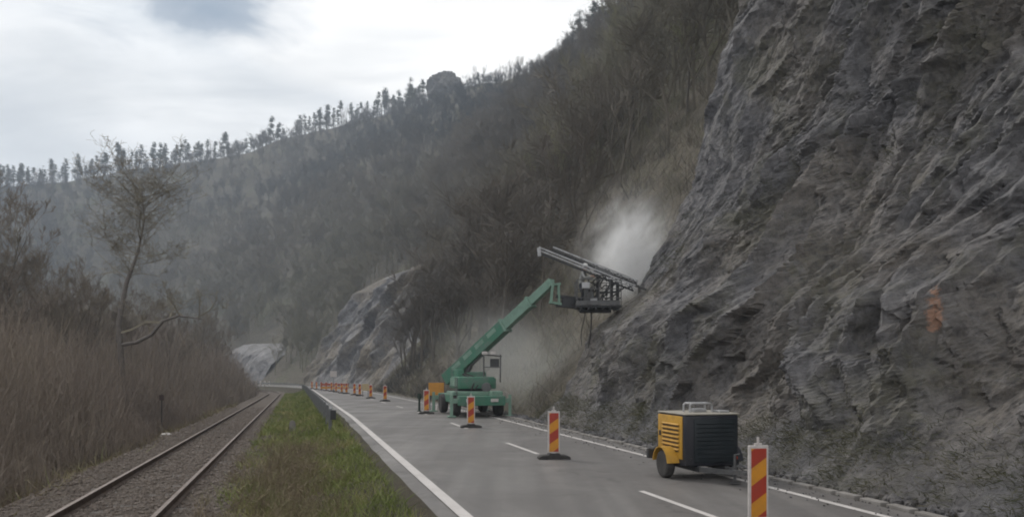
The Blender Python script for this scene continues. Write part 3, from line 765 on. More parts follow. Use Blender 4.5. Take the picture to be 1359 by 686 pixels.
def build_verge_plants():
    # green grass
    n = 70000; s = 3 + RNG.uniform(0, 1, n)**1.7*115; t = RNG.uniform(-1.35, 1.72, n)
    dens = perlin(s*.35, t*.8, s*0+5) + np.where(s > 27, .3, .08) + .25*(t > .6) - .5*np.clip((-.5-t), 0, 1)
    keep = RNG.uniform(-.45, .35, n) < dens; s, t = s[keep], t[keep]; n = len(s)
    P = W(s, t, 0); P[:, 2] = ground_z(s, t)-.01
    D = RNG.normal(0, .42, (n, 3)); D[:, 2] = 1; D /= np.linalg.norm(D, axis=1)[:, None]
    V, Fq = ribbons(P, D, RNG.uniform(.10, .36, n), np.interp(s, [3, 12, 40, 120], [.004, .006, .014, .04])*RNG.uniform(.7, 1.3, n), 3, .35)
    tg = np.clip(.40 + .75*perlin(s*.45, t*.9, s*0+1) + .3*perlin(s*1.7, t*2.6, s*0+4) + RNG.normal(0, .18, n), 0, 1)
    tag(mesh_np('verge_grass', V, Fq, M['grass'], tint=np.repeat(tg, 8)), 'fresh green grass on the verge between railway and road', 'grass', kind='stuff')
    # tall dry weeds in the middle of the verge
    m = 560; s = np.concatenate([RNG.uniform(4, 25, m-150), RNG.uniform(25, 60, 150)]); t = RNG.normal(-.15, .62, m)
    t = np.clip(t, -1.5, 1.15); k = 22
    C = W(s, t, 0); C[:, 2] = ground_z(s, t)-.03
    P = np.repeat(C, k, 0)+np.stack([RNG.normal(0, .07, m*k), RNG.normal(0, .07, m*k), np.zeros(m*k)], -1)
    D = RNG.normal(0, .32, (m*k, 3)); D[:, 2] = 1; D /= np.linalg.norm(D, axis=1)[:, None]
    hgt = np.where(s < 26, RNG.uniform(.3, .85, m), RNG.uniform(.1, .3, m))*np.clip(1.1-np.abs(t+.1)*.45, .3, 1)
    L = np.repeat(hgt, k)*RNG.uniform(.5, 1.1, m*k)
    V1 = ribbons(P, D, L, np.repeat(np.interp(s, [3, 12, 60], [.0028, .004, .012]), k), 4, .22)
    f = RNG.uniform(.4, 1, m*k); Q = P+D*(L*f)[:, None]; d2 = D+RNG.normal(0, .7, (m*k, 3)); d2 /= np.linalg.norm(d2, axis=1)[:, None]
    V2 = ribbons(Q, d2, L*.3, np.repeat(np.interp(s, [3, 12, 60], [.0028, .004, .012]), k), 2, .3)
    V, Fq = join([V1, V2]); tt = np.repeat(np.clip(RNG.normal(.38, .24, m), 0, 1), k)
    tag(mesh_np('dry_weeds', V, Fq, M['weed'], tint=np.concatenate([np.repeat(tt, 10), np.repeat(tt, 6)])), 'tall dry brown weeds standing in the grass of the verge', 'weeds', kind='stuff')
    # tufts on and below the cliff
    m = 2600; s = RNG.uniform(4, 44, m); h = np.where(RNG.uniform(0, 1, m) < .42, RNG.uniform(-.05, .9, m), RNG.uniform(.6, 14, m))
    keep = (h < .9) | (perlin(s*.25, h*.3, s*0+3) > .22); s, h = s[keep], h[keep]; m = len(s)
    T, Z = cliff_point(s, h); C = W(s, T, Z); k = 34
    nrm = np.array([-math.cos(TH0), -math.sin(TH0), .55])
    P = np.repeat(C, k, 0)+RNG.normal(0, .13, (m*k, 3))
    D = RNG.normal(0, .6, (m*k, 3))+nrm; D /= np.linalg.norm(D, axis=1)[:, None]
    V, Fq = ribbons(P, D, RNG.uniform(.05, .24, m*k), RNG.uniform(.003, .009, m*k), 3, .5)
    tt = np.repeat(np.clip(.4+RNG.normal(0, .25, m), 0, 1), k)
    tag(mesh_np('cliff_plants', V, Fq, M['leaf'], tint=np.repeat(tt, 8)), 'low green and dry tufts growing at the foot and in cracks of the cliff', 'plants', kind='stuff')

def build_stones():
    # loose ballast near the viewer, and rubble along the cliff foot
    ico = bmesh.new(); bmesh.ops.create_icosphere(ico, subdivisions=1, radius=1.0)
    bv = np.array([v.co[:] for v in ico.verts]); bf = np.array([[v.index for v in f.verts] for f in ico.faces]); ico.free()
    def scatter(name, s, t, z, size, mat, label, cat):
        n = len(s); C = W(s, t, z)
        V = bv[None]*(1+RNG.uniform(-.3, .3, (n, len(bv), 1)))*(size[:, None, None])*RNG.uniform(.6, 1.2, (n, 1, 3)) + C[:, None, :]
        Fq = bf[None]+(np.arange(n)*len(bv))[:, None, None]
        tag(mesh_np(name, V.reshape(-1, 3), Fq.reshape(-1, 3), mat), label, cat, kind='stuff')
    n = 26000; s = 4+RNG.uniform(0, 1, n)**1.9*60; t = RNG.uniform(-5.7, -.7, n)
    ok = (np.abs(t+3.52) > .08) & (np.abs(t+2.02) > .08); s, t = s[ok], t[ok]
    scatter('ballast_stones', s, t, ground_z(s, t)+.0, RNG.uniform(.022, .05, len(s))*np.interp(s, [0, 20, 60], [.9, 1.1, 1.7]), M['stone'], 'loose grey brown ballast stones around the rails', 'ballast')
    n = 700; s = RNG.uniform(5, 45, n); t = 9.0-np.abs(RNG.normal(0, .55, n))
    scatter('road_chips', s, t, zroad(s)+.008, RNG.uniform(.008, .032, n)*RNG.uniform(.5, 1, n), M['cliff'], 'small rock chips scattered along the right side of the road', 'rubble')
    n = 1800; s = RNG.uniform(3, 45, n); t = 9.25+np.abs(RNG.normal(0, .28, n)); 
    scatter('rock_rubble', s, t, np.zeros(n)+.02, RNG.uniform(.02, .13, n)*RNG.uniform(.5, 1, n), M['cliff'], 'fallen rock rubble along the foot of the cliff', 'rubble')

# ------------------------------------------------------------------ railway, guardrail
def build_track():
    tr = thing('railway_track', 'single rusty railway track curving away along the left of the road', 'railway track')
    ss = np.concatenate([np.arange(-8, 110, 2.0), np.arange(110, 330, 3.0)])
    prof = [(-.07, -.16), (.07, -.16), (.07, -.145), (.012, -.12), (.012, -.045), (.036, -.035), (.036, 0), (-.036, 0), (-.036, -.035), (-.012, -.045), (-.012, -.12), (-.07, -.145)]
    for tc in (-3.52, -2.02):
        V = []; k = len(prof)
        for a, b in prof:
            v = W(ss, tc+a, 0); v[:, 2] = ztrack(ss)+b; V.append(v)
        V = np.stack(V, 1).reshape(-1, 3)
        i = np.arange(len(ss)-1)[:, None]*k; j = np.arange(k)[None, :]; j2 = (j+1) % k
        Fq = np.stack([i+j, i+j2, i+k+j2, i+k+j], -1).reshape(-1, 4)
        o = mesh_np('rail', V, Fq, M['rail_side'], tr); o.data.materials.append(M['rail_top'])
        mi = np.zeros((len(ss)-1, k), int); mi[:, 6] = 1; o.data.polygons.foreach_set('material_index', mi.ravel()); o.data.update()
    proto = MB().box((0, 0, -.10), (2.5, .25, .2), None, .02).build('sleeper', M['sleeper'], tr)
    for i in range(100):
        o = proto if i == 0 else proto.copy()
        if i: COL.objects.link(o)
        s = 3.4+i*.62; p = W(s, -2.77, float(ztrack(s))-.165); o.location = tuple(p); o.rotation_euler = (0, 0, TH0+random.uniform(-.01, .01))

def build_guardrail():
    g = thing('guardrail', 'dull grey steel guardrail along the left road edge', 'guardrail')
    ss = np.concatenate([np.arange(29.4, 112, 1.0), np.arange(112, 200, 2.0)])
    prof = [(0, .44), (.055, .47), (.055, .52), (0, .56), (0, .61), (.055, .65), (.055, .70), (0, .74), (-.012, .74), (.04, .70), (.04, .65), (-.012, .61), (-.012, .56), (.04, .52), (.04, .47), (-.012, .44)]
    k = len(prof); drop = np.clip((32.0-ss)/2.6, 0, 1)*.10
    V = np.stack([np.column_stack([W(ss, 1.30+a, 0)[:, :2], zroad(ss)+b-drop]) for a, b in prof], 1).reshape(-1, 3)
    i = np.arange(len(ss)-1)[:, None]*k; j = np.arange(k)[None, :]; j2 = (j+1) % k
    mesh_np('beam', V, np.stack([i+j, i+j2, i+k+j2, i+k+j], -1).reshape(-1, 4), M['galv'], g)
    e = MB(); p = W(29.35, 1.31, 0.5); R = Matrix.Rotation(TH0, 3, 'Z')
    e.box(p, (.20, .07, .34), R, .02); e.build('beam_end', M['blacksteel'], g)
    proto = None
    for i, s in enumerate(np.arange(29.7, 125, 3.0)):
        p = W(s, 1.215, float(zroad(s)))
        if proto is None:
            proto = MB().box((0, 0, .22), (.12, .07, .98), None, .006).box((.045, 0, .58), (.03, .16, .22)).build('post', M['galv'], g); o = proto
        else:
            o = proto.copy(); COL.objects.link(o)
        o.location = tuple(p); o.rotation_euler = (0, 0, TH0)

# ------------------------------------------------------------------ road works
def make_beacon():
    o = thing('traffic_beacon', 'x', 'traffic beacon')
    b = MB(); b.prism([(-.38, .0), (.38, .0), (.38, .05), (.30, .085), (.14, .10), (.12, .135), (-.12, .135), (-.14, .10), (-.30, .085), (-.38, .05)], -.15, .15, 'Y')
    b.build('base', M['rubber'], o)
    f = MB(); f.box((0, 0, .64), (.29, .045, 1.0), None, .012).box((0, 0, .13), (.10, .05, .06)); fr = f.build('board', M['white'], o)
    for sg in (-1, 1):
        p = MB(); p.box((0, sg*.0245, .635), (.222, .005, .925), None, 0.0); p.build('striped_face', M['stripes'], fr)
    h = MB(); h.box((0, 0, 1.155), (.10, .035, .03)).tube([(0, 0, 1.16), (0, 0, 1.25)], .017, 8); h.build('carry_handle', M['white'], o, True)
    return o
def build_beacons():
    B = make_beacon()
    spots = [((1006, 10.9), 'nearest red and amber striped beacon in front of the dark compressor', None, 0.05),
             ((735, 19.3), 'striped beacon alone on the centre line left of the compressor', None, -.02),
             ((625, 29.3), 'striped beacon standing in front of the green boom lift', None, .06),
             ((566, 38.3), 'striped beacon standing in front of the orange sign board', None, -.05),
             ((511, 58.5), 'striped beacon just behind and left of the orange sign board', None, .1),
             ((492, 66.6), 'striped beacon in front of the beige sign board', None, -.08),
             ((477.5, 75.5), 'right one of a close pair of distant striped beacons', None, .05),
             ((470.5, 79.5), 'left one of a close pair of distant striped beacons', None, -.05),
             ((459.8, 86), 'right one of two distant beacons by the orange barriers', None, 0),
             ((453.5, 89), 'left one of two distant beacons by the orange barriers', None, .05)]
    g2 = 'far beacons at the road bend'
    for px, Y in ((446, 95), (440, 101), (433, 106), (426.5, 112), (420, 118), (414, 124)):
        spots.append(((px, Y), 'tiny far striped beacon in the row at the end of the road', g2, 0))
    for i, ((px, Y), lab, grp, rz) in enumerate(spots):
        o = B if i == 0 else copy_tree(B)
        X = (px-679.5)/1066*Y; s, t = st(X, Y)
        o.location = (X, Y, float(zroad(s))+.002); o.rotation_euler = (0, 0, TH0*.55+rz); o['label'] = lab
        if grp: o['group'] = grp

def build_boards():
    def loc(px, Y): 
        X = (px-679.5)/1066*Y; s, t = st(X, Y); return (X, Y, float(zroad(s)))
    o = thing('sign_board', 'orange sign board on two legs beside the green boom lift', 'sign', loc(579, 41.5), TH0*.7)
    MB().box((0, 0, 1.13), (.80, .04, .66), None, .015).build('panel', M['orange'], o)
    MB().box((0, .03, 1.13), (.86, .025, .72), None, .01).build('frame', M['steel'], o)
    for x in (-.33, .33):
        MB().bar((x, .06, .0), (x, .055, 1.45), .05).bar((x, -.35, .03), (x, .42, .03), .06).build('leg', M['blacksteel'], o)
    o = thing('marker_post', 'short dark green post left of the orange sign board', 'post', loc(556.5, 41))
    MB().lathe([(.12, 0), (.12, .03), (.06, .06), (.055, .62), (.10, .66), (.105, .86), (.06, .93)], (0, 0, 0), n=14).build('post', M['darkgreen'], o, True)
    o = thing('concrete_block', 'small white block on the road between orange sign and lift', 'block', loc(584, 42.5), TH0)
    MB().prism([(-.20, 0), (.20, 0), (.17, .30), (-.17, .30)], -.16, .16, 'Y').build('block', M['white'], o)
    MB().tube([(-.06, 0, .29), (-.05, 0, .36), (.05, 0, .36), (.06, 0, .29)], .012, 6).build('lifting_loop', M['steel'], o, True)
    # distant boards
    o = thing('sign_board', 'faded beige board on legs beside the distant beacons', 'sign', loc(485, 73), TH0*.8)
    MB().box((0, 0, .85), (.62, .04, .62), None, .012).build('panel', M['beige'], o)
    for x in (-.24, .24): MB().bar((x, .05, 0), (x, .05, 1.1), .045).bar((x, -.3, .025), (x, .3, .025), .05).build('leg', M['steel'], o)
    for lab, px, Y in (('right one of two low red orange barriers far down the road', 452.5, 100), ('left one of two low red orange barriers far down the road', 434, 103)):
        o = thing('road_barrier', lab, 'barrier', loc(px, Y), TH0*.8)
        for z in (.45, .85): MB().box((0, 0, z), (1.9 if px > 440 else 1.5, .05, .26), None, .01).build('board', M['redorange'] if z > .5 else M['orange'], o)
        for x in (-.65, .65): MB().bar((x, .05, 0), (x, .05, 1.0), .06).bar((x, -.35, .03), (x, .35, .03), .06).build('leg', M['steel'], o)
    o = thing('traffic_sign', 'white square sign on a post above the distant barriers', 'sign', loc(442.5, 106), TH0*.8)
    MB().box((0, 0, 2.2), (.85, .03, .78), None, .02).build('panel', M['white'], o)
    MB().tube([(0, .05, 0), (0, .05, 2.6)], .035, 8).box((0, .05, .03), (.7, .5, .06), None, .01).build('pole', M['steel'], o)
    # kilometre stone in the verge
    X, Y, z = at(388, 558, 33.5); s, t = st(X, Y); z = float(ground_z(np.array(s), np.array(t)))
    o = thing('marker_stone', 'small pale grey marker stone in the green verge', 'marker stone', (X, Y, z-.05), TH0)
    MB().prism([(-.13, 0), (.13, 0), (.13, .42), (.09, .52), (0, .56), (-.09, .52), (-.13, .42)], -.07, .07, 'Y').build('stone', M['conc'], o)
    MB().box((0, 0, .02), (.36, .26, .1), None, .02).build('plinth', M['conc'], o)
    # small dark railway post in the scrub
    X, Y, z = at(214.5, 560, 36); s, t = st(X, Y); z = float(ground_z(np.array(s), np.array(t)))
    o = thing('railway_sign', 'small dark red plate on a thin post at the scrub edge', 'sign', (X, Y, z), TH0)
    MB().box((0, 0, 1.75), (.20, .02, .24), None, .005).build('plate', worn('rust_red_plate', (.06, .04, .036), None, .8), o)
    MB().tube([(0, .03, -.1), (0, .03, 1.9)], .022, 7).build('post', M['blacksteel'], o, True)
    # scraps of white litter
    for (px, py, Y, lab) in ((221, 563, 32, 'crumpled white scrap on the ballast edge by the scrub'),):
        X, Y, z = at(px, py, Y); s, t = st(X, Y); z = max(float(ground_z(np.array(s), np.array(t))), z if px < 100 else -9)
        bm = bmesh.new(); bmesh.ops.create_icosphere(bm, subdivisions=3, radius=.16 if px > 100 else .07)
        for v in bm.verts:
            q = np.array(v.co)*9; n = float(perlin(*[np.array([c+px]) for c in q])[0]); v.co *= 1+.55*n; v.co.z *= .55; v.co.x *= 1.3
        me = bpy.data.meshes.new('litter'); bm.to_mesh(me); bm.free(); me.materials.append(M['white'])
        o = link(bpy.data.objects.new('litter', me)); o.location = (X, Y, z+.06); tag(o, lab, 'litter')
    # railing of pale uprights where the line bends
    p = W(171, -6.9, float(ztrack(171))-.3)
    a, b = at(323, 512, 168), at(357, 512, 168); L = b[0]-a[0]
    o = thing('barrier_fence', 'row of pale uprights closing the far bend of the railway', 'fence', ((a[0]+b[0])/2, 168, float(ztrack(170))-.35))
    for k in range(7):
        x = -L/2+L*k/6
        MB().box((x, 0, .95), (.30, .12, 1.95), None, .02).build('upright', M['white'], o)
    for z in (.5, 1.35): MB().box((0, .09, z), (L+.3, .05, .12)).build('crossbar', M['steel'], o)

def wheel(parent, c, r, w, axis='X', mat_rim='steel'):
    h = w/2
    t = MB(); t.lathe([(r*.60, -h*.85), (r*.80, -h), (r*.95, -h*.8), (r, -h*.45), (r, h*.45), (r*.95, h*.8), (r*.80, h), (r*.60, h*.85)], c, axis, 28)
    ty = t.build('wheel', M['rubber'], parent, True)
    q = MB(); q.lathe([(r*.60, -h*.72), (r*.52, -h*.74), (r*.45, -h*.45), (r*.22, -h*.35), (r*.2, -h*.55), (r*.2, h*.55), (r*.22, h*.35), (r*.45, h*.45), (r*.52, h*.74), (r*.60, h*.72)], c, axis, 24)
    q.build('rim', M[mat_rim], ty, True)
    return ty

def build_compressor():
    o = thing('compressor_trailer', 'yellow and black towed air compressor parked by the cliff', 'compressor', (3.75, 16.23, .002), TH0)
    hw, hl, z0, z1 = .575, .60, .27, 1.27
    # dark body, rounded ends, open at the yellow side doors
    MB().box((0, 0, (z0+z1)/2), (2*hw, 2*hl, z1-z0), None, .05).build('body', M['dark'], o, True)
    # front end: recessed radiator face with frame
    MB().box((.06, -hl-.004, .77), (.92, .03, .86), None, .02).build('front_panel', M['darkpanel'], o, True)
    g = MB()
    for k in range(9): g.box((.06, -hl-.022, .44+k*.082), (.80, .012, .022), Matrix.Rotation(.5, 3, 'X'))
    g.build('grille', M['darkpanel'], o)
    for sx in (-.46, .52): MB().lathe([(.035, 0), (.035, .02), (.028, .03)], (sx, -hl-.0, .42), 'Y', 12).build('reflector', M['glassy'] if sx > 0 else M['steel'], o, True)
    # yellow side doors with pressed louvres
    for sg in (-1, 1):
        d = MB(); d.box((sg*(hw+.006), .05, .82), (.03, 1.06, .84), None, .012)
        pn = d.build('side_door', M['yellow'], o, True)
        lv = MB()
        for k in range(7):
            z = .58+k*.082
            lv.prism([(z-.012, sg*(hw+.018)), (z+.05, sg*(hw+.018)), (z-.005, sg*(hw+.055))], -.30, .40, 'Y') if False else lv.box((sg*(hw+.030), .0, z), (.045, .72, .020), Matrix.Rotation(sg*.55, 3, 'Y'))
        lv.build('louvre', M['yellow'], pn)
        dk = MB()
        for k in range(7): dk.box((sg*(hw+.0225), .0, .58+k*.082-.035), (.004, .70, .026))
        dk.build('vent_slot', M['dark'], pn)
        MB().box((sg*(hw+.03), .47, .86), (.03, .05, .10), None, .008).build('latch', M['blacksteel'], pn)
        # mudguard and wheel
        mg = MB(); pts = [(math.cos(a)*.345, .28+math.sin(a)*.345) for a in np.linspace(0.12, math.pi-.12, 13)]; inn = [(math.cos(a)*.325, .28+math.sin(a)*.325) for a in np.linspace(math.pi-.12, .12, 13)]
        mg.prism(pts+inn, sg*(hw-.02), sg*(hw+.26), 'X'); mg.build('mudguard', M['yellow'] if sg < 0 else M['dark'], o, True)
        wheel(o, (sg*(hw+.13), 0, .28), .28, .19)
    MB().box((0, 0, z1+.012), (2*hw+.03, 2*hl+.03, .03), None, .012).build('lid', worn('sky_sheen_lid', (.34, .32, .28), (.2, .17, .12), .6), o)  # pale tone paints the sky reflected on top; brown mottling is dirt
    # lifting frame and exhaust on top
    b = MB(); 
    for y in (-.14, .14): b.tube([(-.24, y, z1), (-.24, y, z1+.17), (-.20, y, z1+.20), (.20, y, z1+.20), (.24, y, z1+.17), (.24, y, z1)], .022, 8)
    for x in (-.2, .2): b.tube([(x, -.14, z1+.20), (x, .14, z1+.20)], .02, 8)
    b.build('lifting_frame', M['palesteel'], o, True)
    MB().box((.0, 0, z1+.06), (.30, .22, .08), None, .02).build('filler_box', M['palesteel'], o)
    MB().box((.38, -.25, z1+.045), (.22, .30, .05), None, .015).build('vent_cap', M['palesteel'], o)
    # running gear
    c = MB(); 
    for x in (-.3, .3): c.bar((x, -hl-.05, .22), (x, hl+.05, .22), .07, .10)
    c.bar((-hw-.1, 0, .27), (hw+.1, 0, .27), .08); c.build('chassis', M['blacksteel'], o)
    d = MB(); d.bar((-.30, -hl, .22), (0, -hl-.85, .25), .06, .09).bar((.30, -hl, .22), (0, -hl-.85, .25), .06, .09).bar((0, -hl-.78, .25), (0, -hl-1.2, .29), .07, .08)
    d.lathe([(.07, -.02), (.07, .02)], (0, -hl-1.22, .29), 'Z', 14); d.build('drawbar', M['steel'], o)
    MB().tube([(.12, -hl-.62, .06), (.12, -hl-.62, .56)], .026, 10).box((.12, -hl-.62, .03), (.16, .16, .02)).tube([(.12, -hl-.62, .55), (.22, -hl-.62, .57)], .014, 8).build('jack_stand', M['steel'], o, True)
    h = MB()
    for k in range(3):
        pts = [(.15*math.cos(a)+.25+.05*k, -hl-.25+.12*math.sin(a)-.05*k, .20+.05*math.sin(2*a)+.03*k) for a in np.linspace(0, 5.6, 16)]
        h.tube(pts, .016, 6)
    h.build('hose', M['steel'], o, True)
    MB().bar((-.70, hl+.05, .42), (.70, hl+.05, .42), .05, .08).build('rear_bar', M['blacksteel'], o)
    for x in (-.72, .72):
        lb = MB().box((x, hl+.05, .42), (.17, .10, .20), None, .015).build('tail_light', M['blacksteel'], o)
        MB().box((x, hl+.105, .42), (.13, .015, .12), None, .005).build('lens', M['glassy'], lb)

def build_lift():
    ox, oy = -1.98, 37.7
    o = thing('boom_lift', 'dusty green boom lift with raised arm and work basket by the cliff', 'boom lift', (ox, oy, .002))
    # --- carrier, aligned with the road (rotated by hand so that the arm can stay in plan coordinates)
    R = Matrix.Rotation(TH0, 3, 'Z')
    def g(x, y, z): v = R @ Vector((x, y, 0)); return (v.x, v.y, z)
    m = MB(); m.box(g(0, 0, .74), (1.9, 4.6, .38), R, .04).box(g(0, -2.45, .72), (2.1, .35, .42), R, .03).box(g(0, 2.45, .72), (2.1, .35, .42), R, .03)
    m.build('chassis', M['green'], o)
    m = MB(); m.box(g(-.2, -1.0, 1.02), (1.9, 1.5, .16), R, .02).box(g(.75, -1.9, .98), (.5, .9, .3), R, .03); m.build('deck', M['palegreen'], o)
    for sx in (-1, 1):
        for sy in (-1.55, 1.55):
            c = g(sx*.98, sy, .46)
            ty = MB(); ty.lathe([(.28, -.15), (.40, -.17), (.45, -.12), (.46, -.07), (.46, .07), (.45, .12), (.40, .17), (.28, .15)], (0, 0, 0), 'X', 24)
            w = ty.build('wheel', M['rubber'], o, True); w.location = c; w.rotation_euler = (0, 0, TH0)
            q = MB(); q.lathe([(.28, -.12), (.2, -.06), (.08, -.1), (.08, .1), (.2, .06), (.28, .12)], (0, 0, 0), 'X', 18); q.build('rim', M['palegreen'], w, True)
    for sx in (-1, 1):
        for sy in (-2.35, 2.35):
            m = MB(); m.bar(g(sx*.9, sy, .72), g(sx*1.32, sy, .72), .16, .2).bar(g(sx*1.32, sy, .98), g(sx*1.32, sy, .06), .13, .13).box(g(sx*1.32, sy, .045), (.36, .36, .06), R, .01)
            m.build('outrigger', M['palegreen'], o)
    # --- turret and counterweight
    m = MB(); m.lathe([(.62, .93), (.62, 1.12), (.55, 1.18)], g(0, 0, 0), 'Z', 24); m.build('slew_ring', M['blacksteel'], o, True)
    m = MB(); m.box(g(.1, .1, 1.48), (1.7, 2.3, .55), R, .06).box(g(-.45, .55, 1.85), (.35, 1.2, .5), R, .04).box(g(.35, .75, 1.78), (1.0, 1.1, .4), R, .08)
    m.build('turret', M['green'], o, True)
    m = MB(); m.box(g(.78, -.5, 1.45), (.5, 1.0, .5), R, .05); m.build('engine_cover', M['green'], o, True)
    m = MB(); m.box(g(-.762, .1, 1.5), (.03, 1.6, .36), R, .008)
    m.build('access_panel', M['palegreen'], o)
    m = MB(); m.box(g(-.55, -2.64, .74), (.34, .05, .14), R, .01); m.build('headlight', M['white'], o)
    m = MB(); m.box(g(.55, -2.64, .74), (.34, .05, .14), R, .01); m.build('headlight', M['white'], o)
    m = MB()
    for y in (-1.95, -1.55): m.tube([g(-1.0, y, .25), g(-1.0, y, 1.75)], .022, 6)
    for k in range(5): m.tube([g(-1.0, -1.95, .35+.25*k), g(-1.0, -1.55, .35+.25*k)], .018, 6)
    m.build('ladder', M['steel'], o, True)
    m = MB(); m.tube([g(-.2, -1.2, 1.15), g(0, -1.0, 1.5), g(-.1, -.6, 1.72), g(-.4, .1, 1.9)], .035, 7).tube([g(-.05, -1.2, 1.15), g(.2, -1.0, 1.42), g(.1, -.5, 1.75), g(-.3, .1, 1.95)], .03, 7); m.build('hydraulic_hose', M['rubber'], o, True)
    m = MB(); m.lathe([(.2, -.4), (.22, -.38), (.22, .38), (.2, .4)], g(.5, -1.3, 1.28), 'Y', 16); m.build('hydraulic_tank', M['steel'], o, True)
    # operator's control stand with frame and two pale lamps (px 640-665, y 466-495)
    cx, cy = at(653, 490, 37.2)[0]-ox, 37.2-oy
    m = MB()
    for dx, dy in ((-.38, -.2), (.38, -.2), (-.38, .3), (.38, .3)): m.tube([(cx+dx, cy+dy, 1.5), (cx+dx*1.03, cy+dy, 2.78)], .028, 7)
    m.tube([(cx-.45, cy-.2, 2.78), (cx+.45, cy-.2, 2.70)], .03, 7).tube([(cx-.4, cy+.3, 2.78), (cx+.45, cy+.3, 2.70)], .03, 7).tube([(cx-.38, cy-.2, 2.2), (cx+.38, cy-.2, 2.2)], .022, 7).tube([(cx+.38, cy-.2, 2.2), (cx+.38, cy+.3, 2.2)], .022, 7)
    cs = m.build('control_stand', M['steel'], o)
    MB().box((cx+.12, cy+.05, 2.38), (.42, .34, .42), None, .03).build('control_box', M['blacksteel'], cs)
    for dx in (-.33, .05): MB().box((cx+dx, cy-.28, 2.84), (.26, .16, .15), None, .03).build('work_lamp', M['white'], cs)
    # --- arm
    b0 = Vector(at(598, 499, 38.6)) - Vector((ox, oy, 0)); b1 = Vector(at(733, 374, 35.2)) - Vector((ox, oy, 0))
    d = (b1-b0).normalized(); up = d.cross(Vector((0, 0, 1))).cross(d).normalized()
    def along(f): return b0+(b1-b0)*f
    m = MB(); m.bar(along(0)-d*.3, along(.56), .46, .58, .02); bo = m.build('boom', M['green'], o)
    m = MB(); m.bar(along(.50), along(.80), .36, .46, .015); m.build('boom_section', M['palegreen'], o)
    m = MB(); m.bar(along(.75), along(1.0), .28, .36, .012); m.build('boom_section', M['palegreen'], o)
    side = d.cross(up).normalized()
    m = MB()
    for k in range(4): 
        for sg in (-1, 1): m.bar(along(.06+.12*k)+side*sg*.2325+up*.1, along(.14+.12*k)+side*sg*.2325+up*.1, .012, .2)
    m.build('side_plate', M['palegreen'], bo)
    for f in (.56, .80):
        m = MB(); m.bar(along(f)-d*.05, along(f)+d*.05, .52 if f < .6 else .42, .66 if f < .6 else .54); m.build('boom_collar', M['palegreen'], o)
    m = MB()
    for k in range(9):
        f = .58+.045*k; m.bar(along(f)+up*(.235-.05*(k > 4)), along(f+.02)+up*(.235-.05*(k > 4)), .2, .03)
    m.build('hose_carrier', M['palesteel'], o)
    m = MB(); m.tube([along(.02)-up*.3+Vector((.25, -.1, -.25)), along(.18)-up*.33], .11, 10).tube([along(.17)-up*.33, along(.34)-up*.31], .06, 10); m.build('lift_cylinder', M['steel'], o, True)
    # --- jib at the tip: upright link, then a low frame to the basket
    X = lambda px, py, Y=34.3: Vector(at(px, py, Y))-Vector((ox, oy, 0))
    m = MB()
    for dy in (-.22, .22): m.bar(X(734, 372)+Vector((0, dy, 0)), X(731, 403)+Vector((0, dy, 0)), .10, .10).bar(X(741, 378)+Vector((0, dy, 0)), X(742, 405)+Vector((0, dy, 0)), .09, .09)
    m.bar(X(729, 379), X(744, 377), .5, .08).bar(X(729, 401), X(745, 404), .5, .09)
    m.build('jib_link', M['palegreen'], o)
    m = MB()
    for z in (394, 406): m.bar(X(738, z-1), X(772, z+3), .42, .11)
    for px in (746, 754, 762): m.bar(X(px, 394), X(px+5, 408), .36, .06)
    m.box(X(754, 401), (.55, .42, .30), None, .04)
    m.build('jib_frame', M['blacksteel'], o)
    # --- basket
    f0 = X(793, 408, 33.7); 
    m = MB(); m.box((f0.x, f0.y, f0.z), (1.85, 1.35, .09), Matrix.Rotation(.0, 3, 'Y'), .01)
    for k in range(6): m.box((f0.x-.75+.3*k, f0.y, f0.z-.08), (.07, 1.3, .09))
    m.box((f0.x-.1, f0.y, f0.z-.16), (1.3, .5, .12), None, .02)
    bk = m.build('basket_floor', M['blacksteel'], o)
    m = MB(); zt = f0.z+1.1
    xs = [-.9, -.45, 0, .45, .9]; ys = [-.65, 0, .65]
    for x in xs:
        for y in (-.65, .65): m.tube([(f0.x+x, f0.y+y, f0.z), (f0.x+x, f0.y+y, zt)], .021, 6)
    for x in (-.9, .9): m.tube([(f0.x+x, f0.y, f0.z), (f0.x+x, f0.y, zt)], .021, 6)
    for z in (.35, .72, 1.1):
        m.tube([(f0.x-.9, f0.y-.65, f0.z+z), (f0.x+.9, f0.y-.65, f0.z+z), (f0.x+.9, f0.y+.65, f0.z+z), (f0.x-.9, f0.y+.65, f0.z+z), (f0.x-.9, f0.y-.65, f0.z+z)], .021, 6)
    m.build('railing', M['steel'], o)
    MB().box((f0.x-.05, f0.y-.71, f0.z+.14), (1.8, .03, .18)).build('toe_board', M['steel'], o)
    MB().box((f0.x-.55, f0.y-.70, f0.z+.85), (.34, .12, .26), None, .03).build('control_box', M['palesteel'], o)
    # --- rock drill standing in the basket
    O = Vector((ox, oy, 0)); F0 = f0+O
    r = thing('rock_drill', 'long twin beam rock drill on posts above the lift basket', 'drill', tuple(F0+Vector((0, 0, .045))))
    L = lambda px, py, Y=33.5: Vector(at(px, py, Y))-(F0+Vector((0, 0, .045)))
    def lattice(a, b, h, w, n, mat):
        u = (b-a).normalized(); up_ = Vector((0, 1, 0)).cross(u)*-1; up_ = up_ if up_.z > 0 else -up_
        for sg in (1, -1):
            m = MB(); m.bar(a+up_*h/2*sg, b+up_*h/2*sg, w, .055 if sg > 0 else .07); m.build('chord', M[mat if sg > 0 else 'blacksteel'], fb)
        for k in range(n):
            p, q = a.lerp(b, k/n), a.lerp(b, (k+1)/n); sg = 1 if k % 2 else -1
            m = MB(); m.bar(p+up_*h/2*sg, q-up_*h/2*sg, .035, .035); m.build('lacing', M['steel'], fb)
